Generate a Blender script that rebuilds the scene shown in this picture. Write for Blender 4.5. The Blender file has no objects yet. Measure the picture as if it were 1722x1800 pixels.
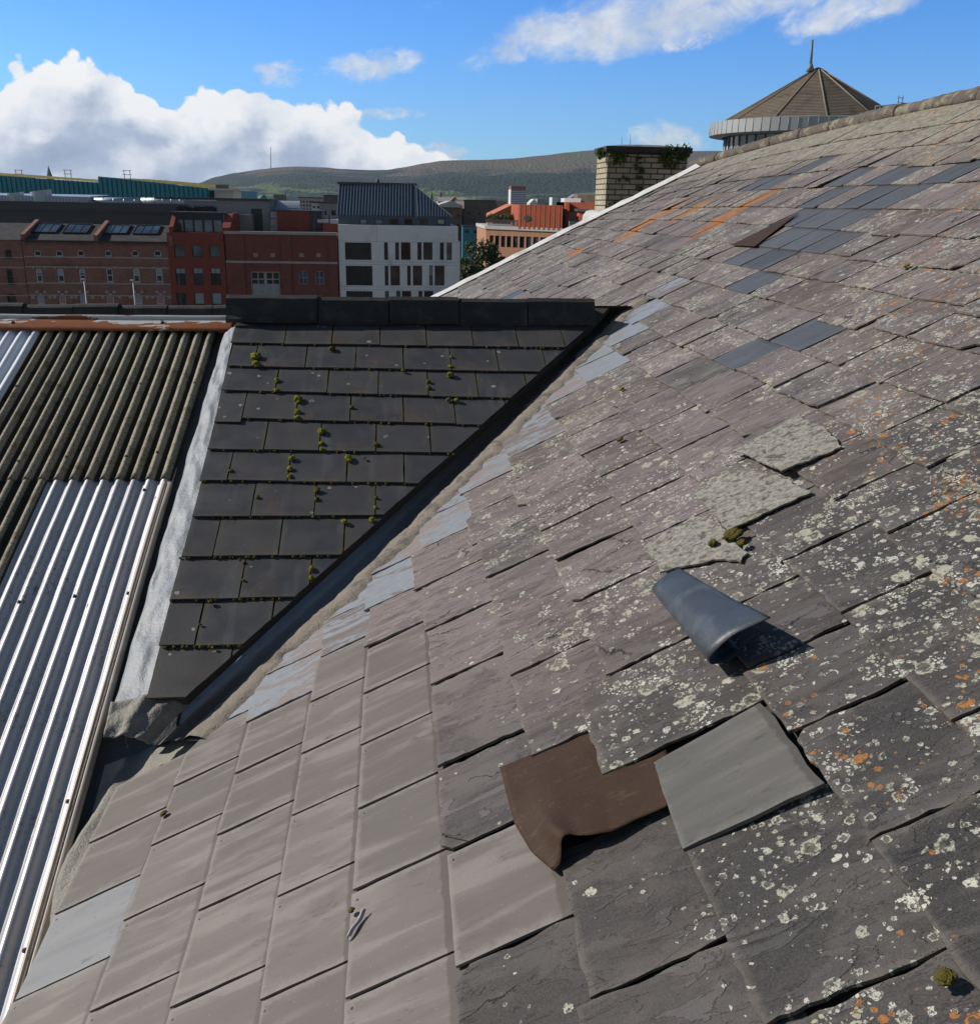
import bpy, math, random
from math import sin, cos, tan, radians, pi, sqrt, atan2
from mathutils import Vector, Matrix, noise as mnoise
random.seed(11)
SC = bpy.context.scene
COL = SC.collection
W0, H0 = 1722.0, 1800.0
F0 = 1650.0
YAW, PITCH, ROLL = 0.10436873, 0.31850573, 0.01896771
PHI, THETA = 0.49395456, 0.38708232
CAMZ = 17.0
# ------------------------------------------------------------------ camera
fwd = Vector((sin(YAW)*cos(PITCH), cos(YAW)*cos(PITCH), -sin(PITCH)))
r0 = fwd.cross(Vector((0, 0, 1))).normalized()
u0 = r0.cross(fwd)
RGT = cos(ROLL)*r0 + sin(ROLL)*u0
UPV = -sin(ROLL)*r0 + cos(ROLL)*u0
cam_d = bpy.data.cameras.new("camera")
cam = bpy.data.objects.new("camera", cam_d)
COL.objects.link(cam)
cam.matrix_world = Matrix(((RGT.x, UPV.x, -fwd.x, 0), (RGT.y, UPV.y, -fwd.y, 0), (RGT.z, UPV.z, -fwd.z, CAMZ), (0, 0, 0, 1)))
cam_d.sensor_fit = 'VERTICAL'
cam_d.sensor_height = 24.0
cam_d.lens = 24.0*F0/H0
cam_d.clip_start = 0.05
cam_d.clip_end = 30000
SC.camera = cam
# ------------------------------------------------------------------ sun, sky, exposure
SUN_AZ, SUN_EL = 22.0, 31.0          # degrees beyond the left (-X) direction, elevation
SUN = Vector((-cos(radians(SUN_EL))*cos(radians(SUN_AZ)), cos(radians(SUN_EL))*sin(radians(SUN_AZ)), sin(radians(SUN_EL))))
sl = bpy.data.lights.new("sun", 'SUN')
sl.energy = 4.6
sl.angle = radians(0.5)
sl.color = (1.0, 0.945, 0.87)
so = bpy.data.objects.new("sun", sl)
COL.objects.link(so)
so.rotation_euler = SUN.to_track_quat('Z', 'Y').to_euler()
so.location = (-30, 20, 60)
SC.view_settings.view_transform = 'Standard'
SC.view_settings.look = 'None'
SC.view_settings.exposure = 0.0
SC.view_settings.gamma = 1.0
SC.render.engine = 'CYCLES'
SC.cycles.max_bounces = 5
SC.cycles.diffuse_bounces = 3
SC.cycles.glossy_bounces = 3
SC.cycles.transparent_max_bounces = 6
SC.cycles.use_adaptive_sampling = True


def raydir(px, py):
    return RGT*((px-W0/2)/F0) + UPV*(-(py-H0/2)/F0) + fwd


def at(px, py, Y):
    """point of the place seen at a pixel of the photograph, at distance Y (world)"""
    d = raydir(px, py)
    d = d*(Y/d.y)
    return Vector((d.x, d.y, d.z+CAMZ))


def azel(px, py):
    d = raydir(px, py).normalized()
    return atan2(d.x, d.y), math.asin(d.z)


# ------------------------------------------------------------------ node helpers
class NT:
    def __init__(s, tree):
        s.t = tree
        s.n = tree.nodes
        s.l = tree.links

    def new(s, typ, **kw):
        n = s.n.new(typ)
        for k, v in kw.items():
            setattr(n, k, v)
        return n

    def setin(s, sock, v):
        if isinstance(v, bpy.types.NodeSocket):
            s.l.new(v, sock)
        elif isinstance(v, (tuple, list)):
            sock.default_value = tuple(v) if len(v) != 3 or sock.type == 'VECTOR' else (*v, 1)
        else:
            sock.default_value = v

    def math(s, op, a, b=0.0, c=0.0, clamp=False):
        n = s.new('ShaderNodeMath', operation=op, use_clamp=clamp)
        s.setin(n.inputs[0], a)
        s.setin(n.inputs[1], b)
        s.setin(n.inputs[2], c)
        return n.outputs[0]

    def vmath(s, op, a, b=(0, 0, 0)):
        n = s.new('ShaderNodeVectorMath', operation=op)
        s.setin(n.inputs[0], a)
        s.setin(n.inputs[1], b)
        return n.outputs[0]

    def mix(s, f, a, b, blend='MIX'):
        n = s.new('ShaderNodeMix', data_type='RGBA', blend_type=blend)
        n.clamp_factor = True
        s.setin(n.inputs[0], f)
        s.setin(n.inputs[6], a)
        s.setin(n.inputs[7], b)
        return n.outputs[2]

    def ramp(s, v, a, b, lo=0.0, hi=1.0, smooth=True):
        n = s.new('ShaderNodeMapRange')
        n.interpolation_type = 'SMOOTHSTEP' if smooth else 'LINEAR'
        n.clamp = True
        s.setin(n.inputs[0], v)
        n.inputs[1].default_value = a
        n.inputs[2].default_value = b
        n.inputs[3].default_value = lo
        n.inputs[4].default_value = hi
        return n.outputs[0]

    def cramp(s, v, stops):
        n = s.new('ShaderNodeValToRGB')
        cr = n.color_ramp
        while len(cr.elements) < len(stops):
            cr.elements.new(0.5)
        for e, (p, c) in zip(cr.elements, stops):
            e.position = p
            e.color = (*c, 1)
        s.setin(n.inputs[0], v)
        return n.outputs[0]

    def noise(s, vec, scale, detail=3.0, rough=0.55, dist=0.0, out=0, dim='3D'):
        n = s.new('ShaderNodeTexNoise', noise_dimensions=dim)
        s.setin(n.inputs['Vector'], vec)
        n.inputs['Scale'].default_value = scale
        n.inputs['Detail'].default_value = detail
        n.inputs['Roughness'].default_value = rough
        n.inputs['Distortion'].default_value = dist
        return n.outputs[out]

    def voro(s, vec, scale, feature='F1', rnd=1.0, dim='2D'):
        n = s.new('ShaderNodeTexVoronoi', voronoi_dimensions=dim, feature=feature)
        s.setin(n.inputs['Vector'], vec)
        n.inputs['Scale'].default_value = scale
        n.inputs['Randomness'].default_value = rnd
        return n

    def scale(s, vec, x, y, z):
        return s.vmath('MULTIPLY', vec, (x, y, z))

    def obj(s):
        return s.new('ShaderNodeTexCoord').outputs['Object']

    def uv(s):
        return s.new('ShaderNodeTexCoord').outputs['UV']

    def sep(s, v):
        n = s.new('ShaderNodeSeparateXYZ')
        s.setin(n.inputs[0], v)
        return n.outputs

    def comb(s, x, y, z=0.0):
        n = s.new('ShaderNodeCombineXYZ')
        s.setin(n.inputs[0], x)
        s.setin(n.inputs[1], y)
        s.setin(n.inputs[2], z)
        return n.outputs[0]

    def island(s):
        return s.new('ShaderNodeNewGeometry').outputs['Random Per Island']

    def wn(s, v, out=1):
        n = s.new('ShaderNodeTexWhiteNoise', noise_dimensions='3D')
        s.setin(n.inputs['Vector'], v)
        return n.outputs[out]

    def bump(s, h, strength=0.4, dist=0.01, normal=None):
        n = s.new('ShaderNodeBump')
        n.inputs['Strength'].default_value = strength
        n.inputs['Distance'].default_value = dist
        s.setin(n.inputs['Height'], h)
        if normal is not None:
            s.setin(n.inputs['Normal'], normal)
        return n.outputs[0]


def new_mat(name):
    m = bpy.data.materials.new(name)
    m.use_nodes = True
    k = NT(m.node_tree)
    b = next(n for n in k.n if n.type == 'BSDF_PRINCIPLED')
    return m, k, b


def fin(k, b, color, rough=0.7, normal=None, metal=0.0, spec=None):
    k.setin(b.inputs['Base Color'], color)
    k.setin(b.inputs['Roughness'], rough)
    k.setin(b.inputs['Metallic'], metal)
    if spec is not None:
        k.setin(b.inputs['Specular IOR Level'], spec)
    if normal is not None:
        k.setin(b.inputs['Normal'], normal)


# ------------------------------------------------------------------ world
world = bpy.data.worlds.new("World")
SC.world = world
world.use_nodes = True
k = NT(world.node_tree)
bg = next(n for n in k.n if n.type == 'BACKGROUND')
sky = k.new('ShaderNodeTexSky', sky_type='NISHITA')
sky.sun_disc = False
sky.sun_elevation = radians(SUN_EL)
sky.sun_rotation = atan2(SUN.x, SUN.y)
sky.altitude = 50
sky.air_density = 1.0
sky.dust_density = 0.3
sky.ozone_density = 2.5
SKYS = 0.065
dv = k.new('ShaderNodeTexCoord').outputs['Generated']
x_, y_, z_ = k.sep(dv)[0:3]
az = k.math('ARCTAN2', x_, y_)
el = k.math('ARCSINE', z_)
p2 = k.comb(az, el, 0.0)
PX = 1.0/F0


def azel_curve(pts, lo, hi, vlo, vhi):
    n = k.new('ShaderNodeFloatCurve')
    c = n.mapping.curves[0]
    pp = []
    for px, py in pts:
        a, e = azel(px, py)
        pp.append(((a-lo)/(hi-lo), (e-vlo)/(vhi-vlo)))
    pp.sort()
    while len(c.points) < len(pp):
        c.points.new(0.5, 0.5)
    for q, (a, e) in zip(c.points, pp):
        q.location = (a, e)
    n.mapping.update()
    t = k.ramp(az, lo, hi, 0, 1, False)
    k.setin(n.inputs['Value'], t)
    return k.math('MULTIPLY_ADD', n.outputs[0], vhi-vlo, vlo)


TOP = [(-420, 190), (-250, 130), (-120, 160), (0, 152), (40, 132), (85, 118), (125, 105), (160, 112), (205, 122), (245, 150), (285, 172), (325, 182), (350, 170),
       (390, 166), (432, 152), (465, 160), (520, 170), (565, 178), (600, 196), (640, 222), (690, 256), (745, 268), (800, 288), (860, 330)]
lo, hi = azel(-430, 200)[0], azel(870, 300)[0]
top = azel_curve(TOP, lo, hi, -0.05, 0.35)
# billows: rounded (inverted voronoi) + fbm
wob = k.vmath('SUBTRACT', k.noise(p2, 28, 3, 0.6, out=1), (0.5, 0.5, 0.5))
pd = k.vmath('ADD', p2, k.vmath('SCALE', wob))
k.t.nodes[-1].inputs[3].default_value = 0.012 if 'Scale' in [i.name for i in k.t.nodes[-1].inputs] else 0
for n in k.n:
    if n.type == 'VECT_MATH' and n.operation == 'SCALE':
        n.inputs['Scale'].default_value = 0.014


def billow(vec):
    a = k.voro(vec, 20, 'SMOOTH_F1')
    a.inputs['Smoothness'].default_value = 0.35
    b_ = k.voro(vec, 62, 'SMOOTH_F1')
    b_.inputs['Smoothness'].default_value = 0.35
    c_ = k.noise(vec, 46, 9, 0.66)
    v = k.math('MULTIPLY_ADD', a.outputs['Distance'], -0.50, 0.55)
    v = k.math('MULTIPLY_ADD', b_.outputs['Distance'], -0.23, v)
    return k.math('MULTIPLY_ADD', c_, 0.42, v)


bl = billow(pd)
bl_s = billow(k.vmath('ADD', pd, (-0.010, 0.010, 0)))
hgt = k.math('SUBTRACT', k.math('MULTIPLY_ADD', bl, 0.056, top), k.math('ADD', el, 0.0225))
cum = k.ramp(hgt, -0.0008, 0.0038)


def soft(vec):
    a = k.voro(vec, 15, 'SMOOTH_F1')
    a.inputs['Smoothness'].default_value = 0.6
    return k.math('MULTIPLY_ADD', k.noise(vec, 30, 7, 0.58), 0.40, k.math('MULTIPLY_ADD', a.outputs['Distance'], -0.6, 0.6))


pst = k.scale(pd, 1.0, 1.45, 1.0)
emb = k.math('SUBTRACT', soft(pst), soft(k.vmath('ADD', pst, (-0.011, 0.015, 0))))
deep = k.ramp(hgt, 0.006, 0.060)
lum = k.math('MULTIPLY_ADD', emb, 1.0, k.math('MULTIPLY_ADD', deep, -0.46, 1.03))
big = k.noise(k.scale(p2, 1, 2.2, 1), 9, 3, 0.5)
lum = k.math('ADD', lum, k.math('MULTIPLY_ADD', big, 0.20, -0.10))
lum = k.math('MINIMUM', k.math('MAXIMUM', lum, 0.33), 1.02)
low = k.ramp(hgt, 0.085, 0.14)
lum = k.math('ADD', k.math('MULTIPLY', lum, k.math('SUBTRACT', 1.0, low)), k.math('MULTIPLY', low, 0.52))
cumcol = k.cramp(lum, [(0.30, (0.30, 0.38, 0.53)), (0.55, (0.43, 0.51, 0.66)), (0.8, (0.80, 0.85, 0.92)), (1.0, (1.0, 1.0, 1.0))])


def wisp(px, py, rx, ry, ang, nscale, thr=0.42, soft=0.3, stretch=1.6):
    a0, e0 = azel(px, py)
    q = k.vmath('SUBTRACT', p2, (a0, e0, 0))
    qx, qy = k.sep(q)[0:2]
    ca, sa = cos(radians(ang)), sin(radians(ang))
    X = k.math('ADD', k.math('MULTIPLY', qx, ca/(rx*PX)), k.math('MULTIPLY', qy, sa/(rx*PX)))
    Y = k.math('ADD', k.math('MULTIPLY', qx, -sa/(ry*PX)), k.math('MULTIPLY', qy, ca/(ry*PX)))
    r = k.math('ADD', k.math('MULTIPLY', X, X), k.math('MULTIPLY', Y, Y))
    m = k.ramp(r, 0.0, 1.0, 1, 0)
    nv = k.comb(k.math('MULTIPLY', X, rx/(ry*stretch)), Y, a0*9)
    n = k.noise(nv, nscale, 7, 0.62, 0.35)
    return k.ramp(k.math('ADD', k.math('MULTIPLY', m, 0.56), k.math('MULTIPLY_ADD', n, 1.15, -0.575)), thr-soft, thr+soft)


ws = [wisp(1190, 18, 420, 70, 11, 1.5, 0.42, 0.26), wisp(985, 55, 170, 48, 14, 1.6, 0.48, 0.26), wisp(1210, 70, 85, 24, 8, 1.6, 0.52, 0.26), wisp(660, 114, 125, 38, 9, 1.5, 0.52, 0.26),
      wisp(490, 130, 70, 32, 0, 1.5, 0.60, 0.25), wisp(1175, 242, 90, 34, -8, 1.5, 0.46, 0.28), wisp(680, 200, 95, 16, 3, 1.4, 0.58, 0.28), wisp(1500, 8, 180, 48, 14, 1.5, 0.50, 0.26),
      wisp(770, 268, 70, 22, 0, 1.5, 0.5, 0.25)]
wtot = ws[0]
for q in ws[1:]:
    wtot = k.math('MAXIMUM', wtot, q)
wshade = k.noise(pd, 22, 4, 0.6)
wcol = k.mix(k.ramp(wshade, 0.35, 0.65), (0.66, 0.74, 0.87), (0.95, 0.97, 1.0))
win = k.math('MULTIPLY', k.ramp(el, 0.55, 0.22), k.ramp(k.math('ABSOLUTE', k.math('SUBTRACT', az, 0.1)), 1.15, 0.65))
skycol = k.vmath('MULTIPLY', sky.outputs[0], k.mix(win, (0.95, 0.93, 0.84), k.mix(k.ramp(el, 0.02, 0.24), (0.90, 1.58, 2.55), (0.58, 1.40, 2.60))))
c1 = k.mix(k.math('MULTIPLY', wtot, 0.9), skycol, k.vmath('MULTIPLY', wcol, (1/SKYS*0.86,)*3))
c2 = k.mix(cum, c1, k.vmath('MULTIPLY', cumcol, (1/SKYS,)*3))
k.setin(bg.inputs[0], c2)
bg.inputs[1].default_value = SKYS


# ------------------------------------------------------------------ mesh helpers
class MB:
    def __init__(s):
        s.v = []
        s.f = []
        s.m = []
        s.uv = []
        s.sm = []

    def face(s, pts, mi=0, uv=None, smooth=False):
        i = len(s.v)
        s.v += [tuple(p) for p in pts]
        s.f.append(tuple(range(i, i+len(pts))))
        s.m.append(mi)
        s.uv.append(uv or [(0, 0)]*len(pts))
        s.sm.append(smooth)

    def box(s, x0, x1, y0, y1, z0, z1, mi=0):
        i = len(s.v)
        s.v += [(x0, y0, z0), (x1, y0, z0), (x1, y1, z0), (x0, y1, z0), (x0, y0, z1), (x1, y0, z1), (x1, y1, z1), (x0, y1, z1)]
        for q in ((0, 3, 2, 1), (4, 5, 6, 7), (0, 1, 5, 4), (1, 2, 6, 5), (2, 3, 7, 6), (3, 0, 4, 7)):
            s.f.append(tuple(i+j for j in q))
            s.m.append(mi)
            s.uv.append([(0, 0)]*4)
            s.sm.append(False)

    def prism(s, a, b, mi=0):
        """two matching rings of points -> closed solid"""
        i = len(s.v)
        n = len(a)
        s.v += [tuple(p) for p in a]+[tuple(p) for p in b]
        s.f.append(tuple(i+j for j in reversed(range(n))))
        s.f.append(tuple(i+n+j for j in range(n)))
        s.m += [mi, mi]
        s.uv += [[(0, 0)]*n]*2
        s.sm += [False]*2
        for j in range(n):
            j2 = (j+1) % n
            s.f.append((i+j, i+j2, i+n+j2, i+n+j))
            s.m.append(mi)
            s.uv.append([(0, 0)]*4)
            s.sm.append(False)

    def grid(s, fn, nu, nv, mi=0, smooth=True):
        i = len(s.v)
        for a in range(nu+1):
            for b in range(nv+1):
                s.v.append(tuple(fn(a/nu, b/nv)))
        for a in range(nu):
            for b in range(nv):
                p = i+a*(nv+1)+b
                s.f.append((p, p+nv+1, p+nv+2, p+1))
                s.m.append(mi)
                s.uv.append([(a/nu, b/nv), ((a+1)/nu, b/nv), ((a+1)/nu, (b+1)/nv), (a/nu, (b+1)/nv)])
                s.sm.append(smooth)

    def tube(s, pts, r, n=8, mi=0, cap=True):
        pts = [Vector(p) for p in pts]
        rs = r if isinstance(r, (list, tuple)) else [r]*len(pts)
        i = len(s.v)
        for j, p in enumerate(pts):
            d = (pts[min(j+1, len(pts)-1)]-pts[max(j-1, 0)]).normalized()
            a = d.cross(Vector((0.31, 0.2, 0.93)))
            if a.length < 1e-3:
                a = d.cross(Vector((1, 0, 0)))
            a.normalize()
            b = d.cross(a)
            for q in range(n):
                t = 2*pi*q/n
                s.v.append(tuple(p+(a*cos(t)+b*sin(t))*rs[j]))
        for j in range(len(pts)-1):
            for q in range(n):
                q2 = (q+1) % n
                s.f.append((i+j*n+q, i+j*n+q2, i+(j+1)*n+q2, i+(j+1)*n+q))
                s.m.append(mi)
                s.uv.append([(0, 0)]*4)
                s.sm.append(True)
        if cap:
            for e, rev in ((0, True), (len(pts)-1, False)):
                ring = [i+e*n+q for q in range(n)]
                s.f.append(tuple(reversed(ring)) if rev else tuple(ring))
                s.m.append(mi)
                s.uv.append([(0, 0)]*n)
                s.sm.append(False)

    def blob(s, c, r, sq=1.0, seed=0, mi=0, amp=0.25, nu=9, nv=12):
        c = Vector(c)
        i = len(s.v)
        for a in range(nu+1):
            for b in range(nv):
                t, p = pi*a/nu, 2*pi*b/nv
                d = Vector((sin(t)*cos(p), sin(t)*sin(p), cos(t)))
                rr = r*(1+amp*mnoise.noise(d*2.2+Vector((seed*3.7, seed, 0)))+amp*0.6*mnoise.noise(d*6+Vector((0, seed*2.3, seed))))
                s.v.append(tuple(c+Vector((d.x*rr, d.y*rr, d.z*rr*sq))))
        for a in range(nu):
            for b in range(nv):
                b2 = (b+1) % nv
                s.f.append((i+a*nv+b, i+(a+1)*nv+b, i+(a+1)*nv+b2, i+a*nv+b2))
                s.m.append(mi)
                s.uv.append([(0, 0)]*4)
                s.sm.append(True)

    def build(s, name, mats, parent=None, off=None):
        me = bpy.data.meshes.new(name)
        vs = s.v
        if off is not None:
            vs = [(a-off[0], b-off[1], c-off[2]) for a, b, c in vs]
        me.from_pydata(vs, [], s.f)
        for m in (mats if isinstance(mats, (list, tuple)) else [mats]):
            me.materials.append(m)
        me.polygons.foreach_set('material_index', s.m)
        me.polygons.foreach_set('use_smooth', s.sm)
        ul = me.uv_layers.new(name='UVMap')
        flat = []
        for q in s.uv:
            for a in q:
                flat += [a[0], a[1]]
        if len(flat) == 2*len(me.loops):
            ul.data.foreach_set('uv', flat)
        me.update()
        o = bpy.data.objects.new(name, me)
        COL.objects.link(o)
        if parent is not None:
            o.parent = parent
        return o


def tag(o, label=None, cat=None, group=None, kind=None):
    if label:
        o['label'] = label
    if cat:
        o['category'] = cat
    if group:
        o['group'] = group
    if kind:
        o['kind'] = kind
    return o


def empty(name, loc, label, cat, group=None, mat=None):
    o = bpy.data.objects.new(name, None)
    COL.objects.link(o)
    if mat is not None:
        o.matrix_world = mat
    else:
        o.location = loc
    o.empty_display_size = 0.3
    return tag(o, label, cat, group, 'thing')


def clip(poly, a, b, c):
    """keep a*x+b*y<=c"""
    out = []
    n = len(poly)
    for i in range(n):
        p, q = poly[i], poly[(i+1) % n]
        dp, dq = a*p[0]+b*p[1]-c, a*q[0]+b*q[1]-c
        if dp <= 0:
            out.append(p)
        if (dp < 0) != (dq < 0) and dp != dq:
            t = dp/(dp-dq)
            out.append((p[0]+(q[0]-p[0])*t, p[1]+(q[1]-p[1])*t))
    return out


def rough_outline(poly, step, amp, rng):
    out = []
    n = len(poly)
    for i in range(n):
        p, q = poly[i], poly[(i+1) % n]
        L = sqrt((q[0]-p[0])**2+(q[1]-p[1])**2)
        m = max(1, int(L/step))
        out.append(p)
        if L < 1e-6:
            continue
        nx, ny = (q[1]-p[1])/L, -(q[0]-p[0])/L
        drift = 0
        for j in range(1, m):
            t = j/m
            drift = drift*0.6+rng.uniform(-amp, amp)
            d = drift-abs(rng.gauss(0, amp*0.5))
            out.append((p[0]+(q[0]-p[0])*t+nx*d, p[1]+(q[1]-p[1])*t+ny*d))
    return out


def area(poly):
    return 0.5*sum(poly[i][0]*poly[(i+1) % len(poly)][1]-poly[(i+1) % len(poly)][0]*poly[i][1] for i in range(len(poly)))


# ------------------------------------------------------------------ roof frames
EU = Vector((cos(PHI), 0, sin(PHI)))
EV = Vector((0, 1, 0))
NB = Vector((-sin(PHI), 0, cos(PHI)))
DB = -1.16743449
OB = NB*DB+Vector((0, 0, CAMZ))
MAT_B = Matrix(((EU.x, EV.x, NB.x, OB.x), (EU.y, EV.y, NB.y, OB.y), (EU.z, EV.z, NB.z, OB.z), (0, 0, 0, 1)))
KD = 0.945
KC = 0.995
ED = Vector((0, cos(THETA), sin(THETA)))
ND = Vector((0, -sin(THETA), cos(THETA)))
DD = -2.6953681*KD
OD = ND*DD+Vector((0, 0, CAMZ))
MAT_D = Matrix(((1, ED.x, ND.x, OD.x), (0, ED.y, ND.y, OD.y), (0, ED.z, ND.z, OD.z), (0, 0, 0, 1)))


def uvB(px, py, w=0.0):
    r = raydir(px, py)
    p = r*((DB+w)/r.dot(NB))
    return p.dot(EU), p.y


def xsD(px, py, w=0.0):
    r = raydir(px, py)
    p = r*((DD+w)/r.dot(ND))
    return p.x, p.dot(ED)


DC = -2.6953681*KC
OC = ND*DC+Vector((0, 0, CAMZ))
MAT_C = Matrix(((1, ED.x, ND.x, OC.x), (0, ED.y, ND.y, OC.y), (0, ED.z, ND.z, OC.z), (0, 0, 0, 1)))


def xsC(px, py, w=0.0):
    r = raydir(px, py)
    p = r*((DC+w)/r.dot(ND))
    return p.x, p.dot(ED)


# ------------------------------------------------------------------ materials
def lichen(k, P, scale, dens, seed, fill=0.35):
    """ring and disc shaped lichens; returns (mask, cellrandom)"""
    off = k.vmath('ADD', P, (seed*1.7, seed*2.3, 0))
    wob = k.vmath('SUBTRACT', k.noise(off, scale*2.6, 3, 0.65, out=1), (0.5, 0.5, 0.5))
    n = k.new('ShaderNodeVectorMath', operation='SCALE')
    k.setin(n.inputs[0], wob)
    n.inputs['Scale'].default_value = 0.55/scale
    Pd = k.vmath('ADD', off, n.outputs[0])
    v = k.voro(Pd, scale)
    d = v.outputs['Distance']
    rnd = k.sep(v.outputs['Color'])
    rad = k.math('MULTIPLY_ADD', k.math('POWER', rnd[0], 2.0), 0.34, 0.09)
    inside = k.ramp(k.math('SUBTRACT', d, rad), -0.03, 0.015, 1, 0)
    core = k.ramp(k.math('SUBTRACT', d, k.math('MULTIPLY', rad, 0.62)), -0.03, 0.03, 1, 0)
    filled = k.math('LESS_THAN', rnd[1], fill)
    hole = k.math('MULTIPLY', core, k.math('SUBTRACT', 1.0, filled))
    m = k.math('SUBTRACT', inside, k.math('MULTIPLY', hole, 0.85), clamp=True)
    on = k.math('LESS_THAN', rnd[2], dens)
    brk = k.ramp(k.noise(off, scale*4.0, 3, 0.7), 0.36, 0.50)
    return k.math('MULTIPLY', k.math('MULTIPLY', m, on), brk), rnd[0]


def slate_old_mat():
    m, k, b = new_mat('weathered_slate')
    P = k.obj()
    u, v = k.sep(P)[0:2]
    R = k.island()
    rv = k.comb(R, k.math('MULTIPLY', R, 7.3), k.math('MULTIPLY', R, 3.1))
    rc = k.sep(k.wn(rv))
    Ps = k.vmath('ADD', k.scale(P, 5, 42, 5), k.vmath('MULTIPLY', rv, (20, 30, 9)))
    streak = k.noise(Ps, 1.0, 5, 0.62, 0.6)
    Pf = k.vmath('ADD', k.scale(P, 7, 20, 7), k.vmath('MULTIPLY', rv, (11, 17, 5)))
    flake = k.noise(Pf, 1.0, 5, 0.6, 0.8)
    fine = k.noise(P, 260, 3, 0.7)
    near = k.ramp(k.math('ADD', k.math('MULTIPLY', u, -0.45), v), 1.35, 2.5)   # darker, less weathered slates by the lower right
    near = k.math('MULTIPLY', near, k.ramp(v, 1.3, 2.3, 0.35, 1))
    hue = k.cramp(rc[0], [(0.0, (0.125, 0.102, 0.088)), (0.3, (0.150, 0.122, 0.113)), (0.6, (0.175, 0.139, 0.139)), (0.85, (0.135, 0.113, 0.110)), (1.0, (0.080, 0.072, 0.068))])
    dark = k.cramp(rc[1], [(0.0, (0.036, 0.035, 0.035)), (0.5, (0.048, 0.044, 0.043)), (1.0, (0.064, 0.056, 0.053))])
    base = k.mix(near, dark, hue)
    val = k.math('MULTIPLY', k.math('MULTIPLY_ADD', streak, 1.9, 0.06), k.math('MULTIPLY_ADD', rc[2], 0.34, 0.80))
    base = k.mix(1.0, base, k.comb(val, val, val), 'MULTIPLY')
    pt_ = k.noise(k.vmath('ADD', k.scale(P, 4.5, 9, 4), k.vmath('MULTIPLY', rv, (5, 13, 7))), 1.0, 4, 0.6, 0.6)
    base = k.mix(k.ramp(pt_, 0.50, 0.60, 0, 0.6), base, k.mix(near, (0.098, 0.088, 0.083), (0.19, 0.165, 0.155)))
    base = k.mix(k.ramp(pt_, 0.42, 0.36, 0, 0.5), base, k.mix(near, (0.030, 0.030, 0.032), (0.075, 0.066, 0.065)))
    # flaked lighter patches with the pinkish inner stone
    fl = k.ramp(flake, 0.565, 0.59)
    fl2 = k.ramp(flake, 0.40, 0.385)
    base = k.mix(k.math('MULTIPLY', fl, k.math('MULTIPLY_ADD', rc[2], 0.75, 0.05)), base, k.mix(near, (0.115, 0.104, 0.106), (0.235, 0.20, 0.205)))
    base = k.mix(k.math('MULTIPLY', fl2, 0.45), base, (0.062, 0.055, 0.052))
    base = k.mix(k.ramp(fine, 0.35, 0.75, 0.0, 0.25), base, (0.20, 0.18, 0.155))
    ln = k.ramp(k.math('ABSOLUTE', k.math('SUBTRACT', flake, 0.572)), 0.0, 0.010, 1, 0)
    base = k.mix(k.math('MULTIPLY', ln, 0.28), base, (0.035, 0.030, 0.028))
    cwb = k.vmath('ADD', k.scale(P, 2.2, 7.5, 2.2), k.vmath('MULTIPLY', k.noise(P, 14, 4, 0.65, out=1), (0.30, 0.5, 0.0)))
    cv = k.voro(cwb, 1.3, 'DISTANCE_TO_EDGE')
    crk = k.math('MULTIPLY', k.ramp(cv.outputs['Distance'], 0.004, 0.016, 1, 0), k.ramp(k.noise(P, 3.1, 2, 0.5), 0.56, 0.62))
    base = k.mix(k.math('MULTIPLY', crk, 0.85), base, (0.022, 0.020, 0.019))
    # edges of the slates weather paler
    uvx, uvy = k.sep(k.uv())[0:2]
    edge = k.math('MINIMUM', uvx, k.math('MINIMUM', uvy, k.math('SUBTRACT', 1.0, uvy)))
    edge = k.ramp(k.math('ADD', edge, k.math('MULTIPLY', k.noise(P, 30, 3, 0.7), 0.08)), 0.03, 0.11, 1, 0)
    base = k.mix(k.math('MULTIPLY', edge, 0.30), base, (0.25, 0.215, 0.175))
    # lichens
    pat = k.noise(P, 2.1, 3, 0.6)
    pat2 = k.noise(k.vmath('ADD', P, (7, 3, 0)), 2.6, 3, 0.6)
    right = k.ramp(k.math('ADD', u, k.math('MULTIPLY', v, 0.13)), -0.08, 0.26)
    dens = k.math('MULTIPLY', k.ramp(pat, 0.34, 0.64), k.math('MULTIPLY_ADD', right, 0.90, 0.06))
    dens = k.math('MULTIPLY', dens, k.ramp(v, 3.6, 2.0, 0.5, 1))
    l1, r1 = lichen(k, P, 17, k.math('MULTIPLY', dens, 0.85), 1)
    l2, r2 = lichen(k, P, 36, dens, 5, 0.5)
    l3, r3 = lichen(k, P, 74, k.math('MULTIPLY', dens, 0.9), 9, 0.8)
    clm = k.math('MULTIPLY', k.ramp(k.noise(P, 8.5, 3, 0.6), 0.56, 0.66), k.ramp(dens, 0.18, 0.5))
    cdv = k.voro(k.vmath('ADD', P, k.vmath('MULTIPLY', k.noise(P, 60, 2, 0.6, out=1), (0.012, 0.012, 0))), 120)
    clump = k.math('MULTIPLY', k.ramp(k.math('SUBTRACT', cdv.outputs['Distance'], k.math('MULTIPLY', k.sep(cdv.outputs['Color'])[0], 0.5)), 0.06, -0.04), k.math('GREATER_THAN', clm, 0.35))
    # crusty merging patches on the far and upper slates
    far = k.ramp(k.math('ADD', v, k.math('MULTIPLY', u, 0.5)), 2.6, 5.5)
    cr = k.noise(k.scale(P, 24, 48, 24), 1.0, 5, 0.68, 0.7)
    crust = k.math('MULTIPLY', k.ramp(cr, 0.515, 0.575), k.math('MULTIPLY', far, k.ramp(pat, 0.46, 0.66)))
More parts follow.
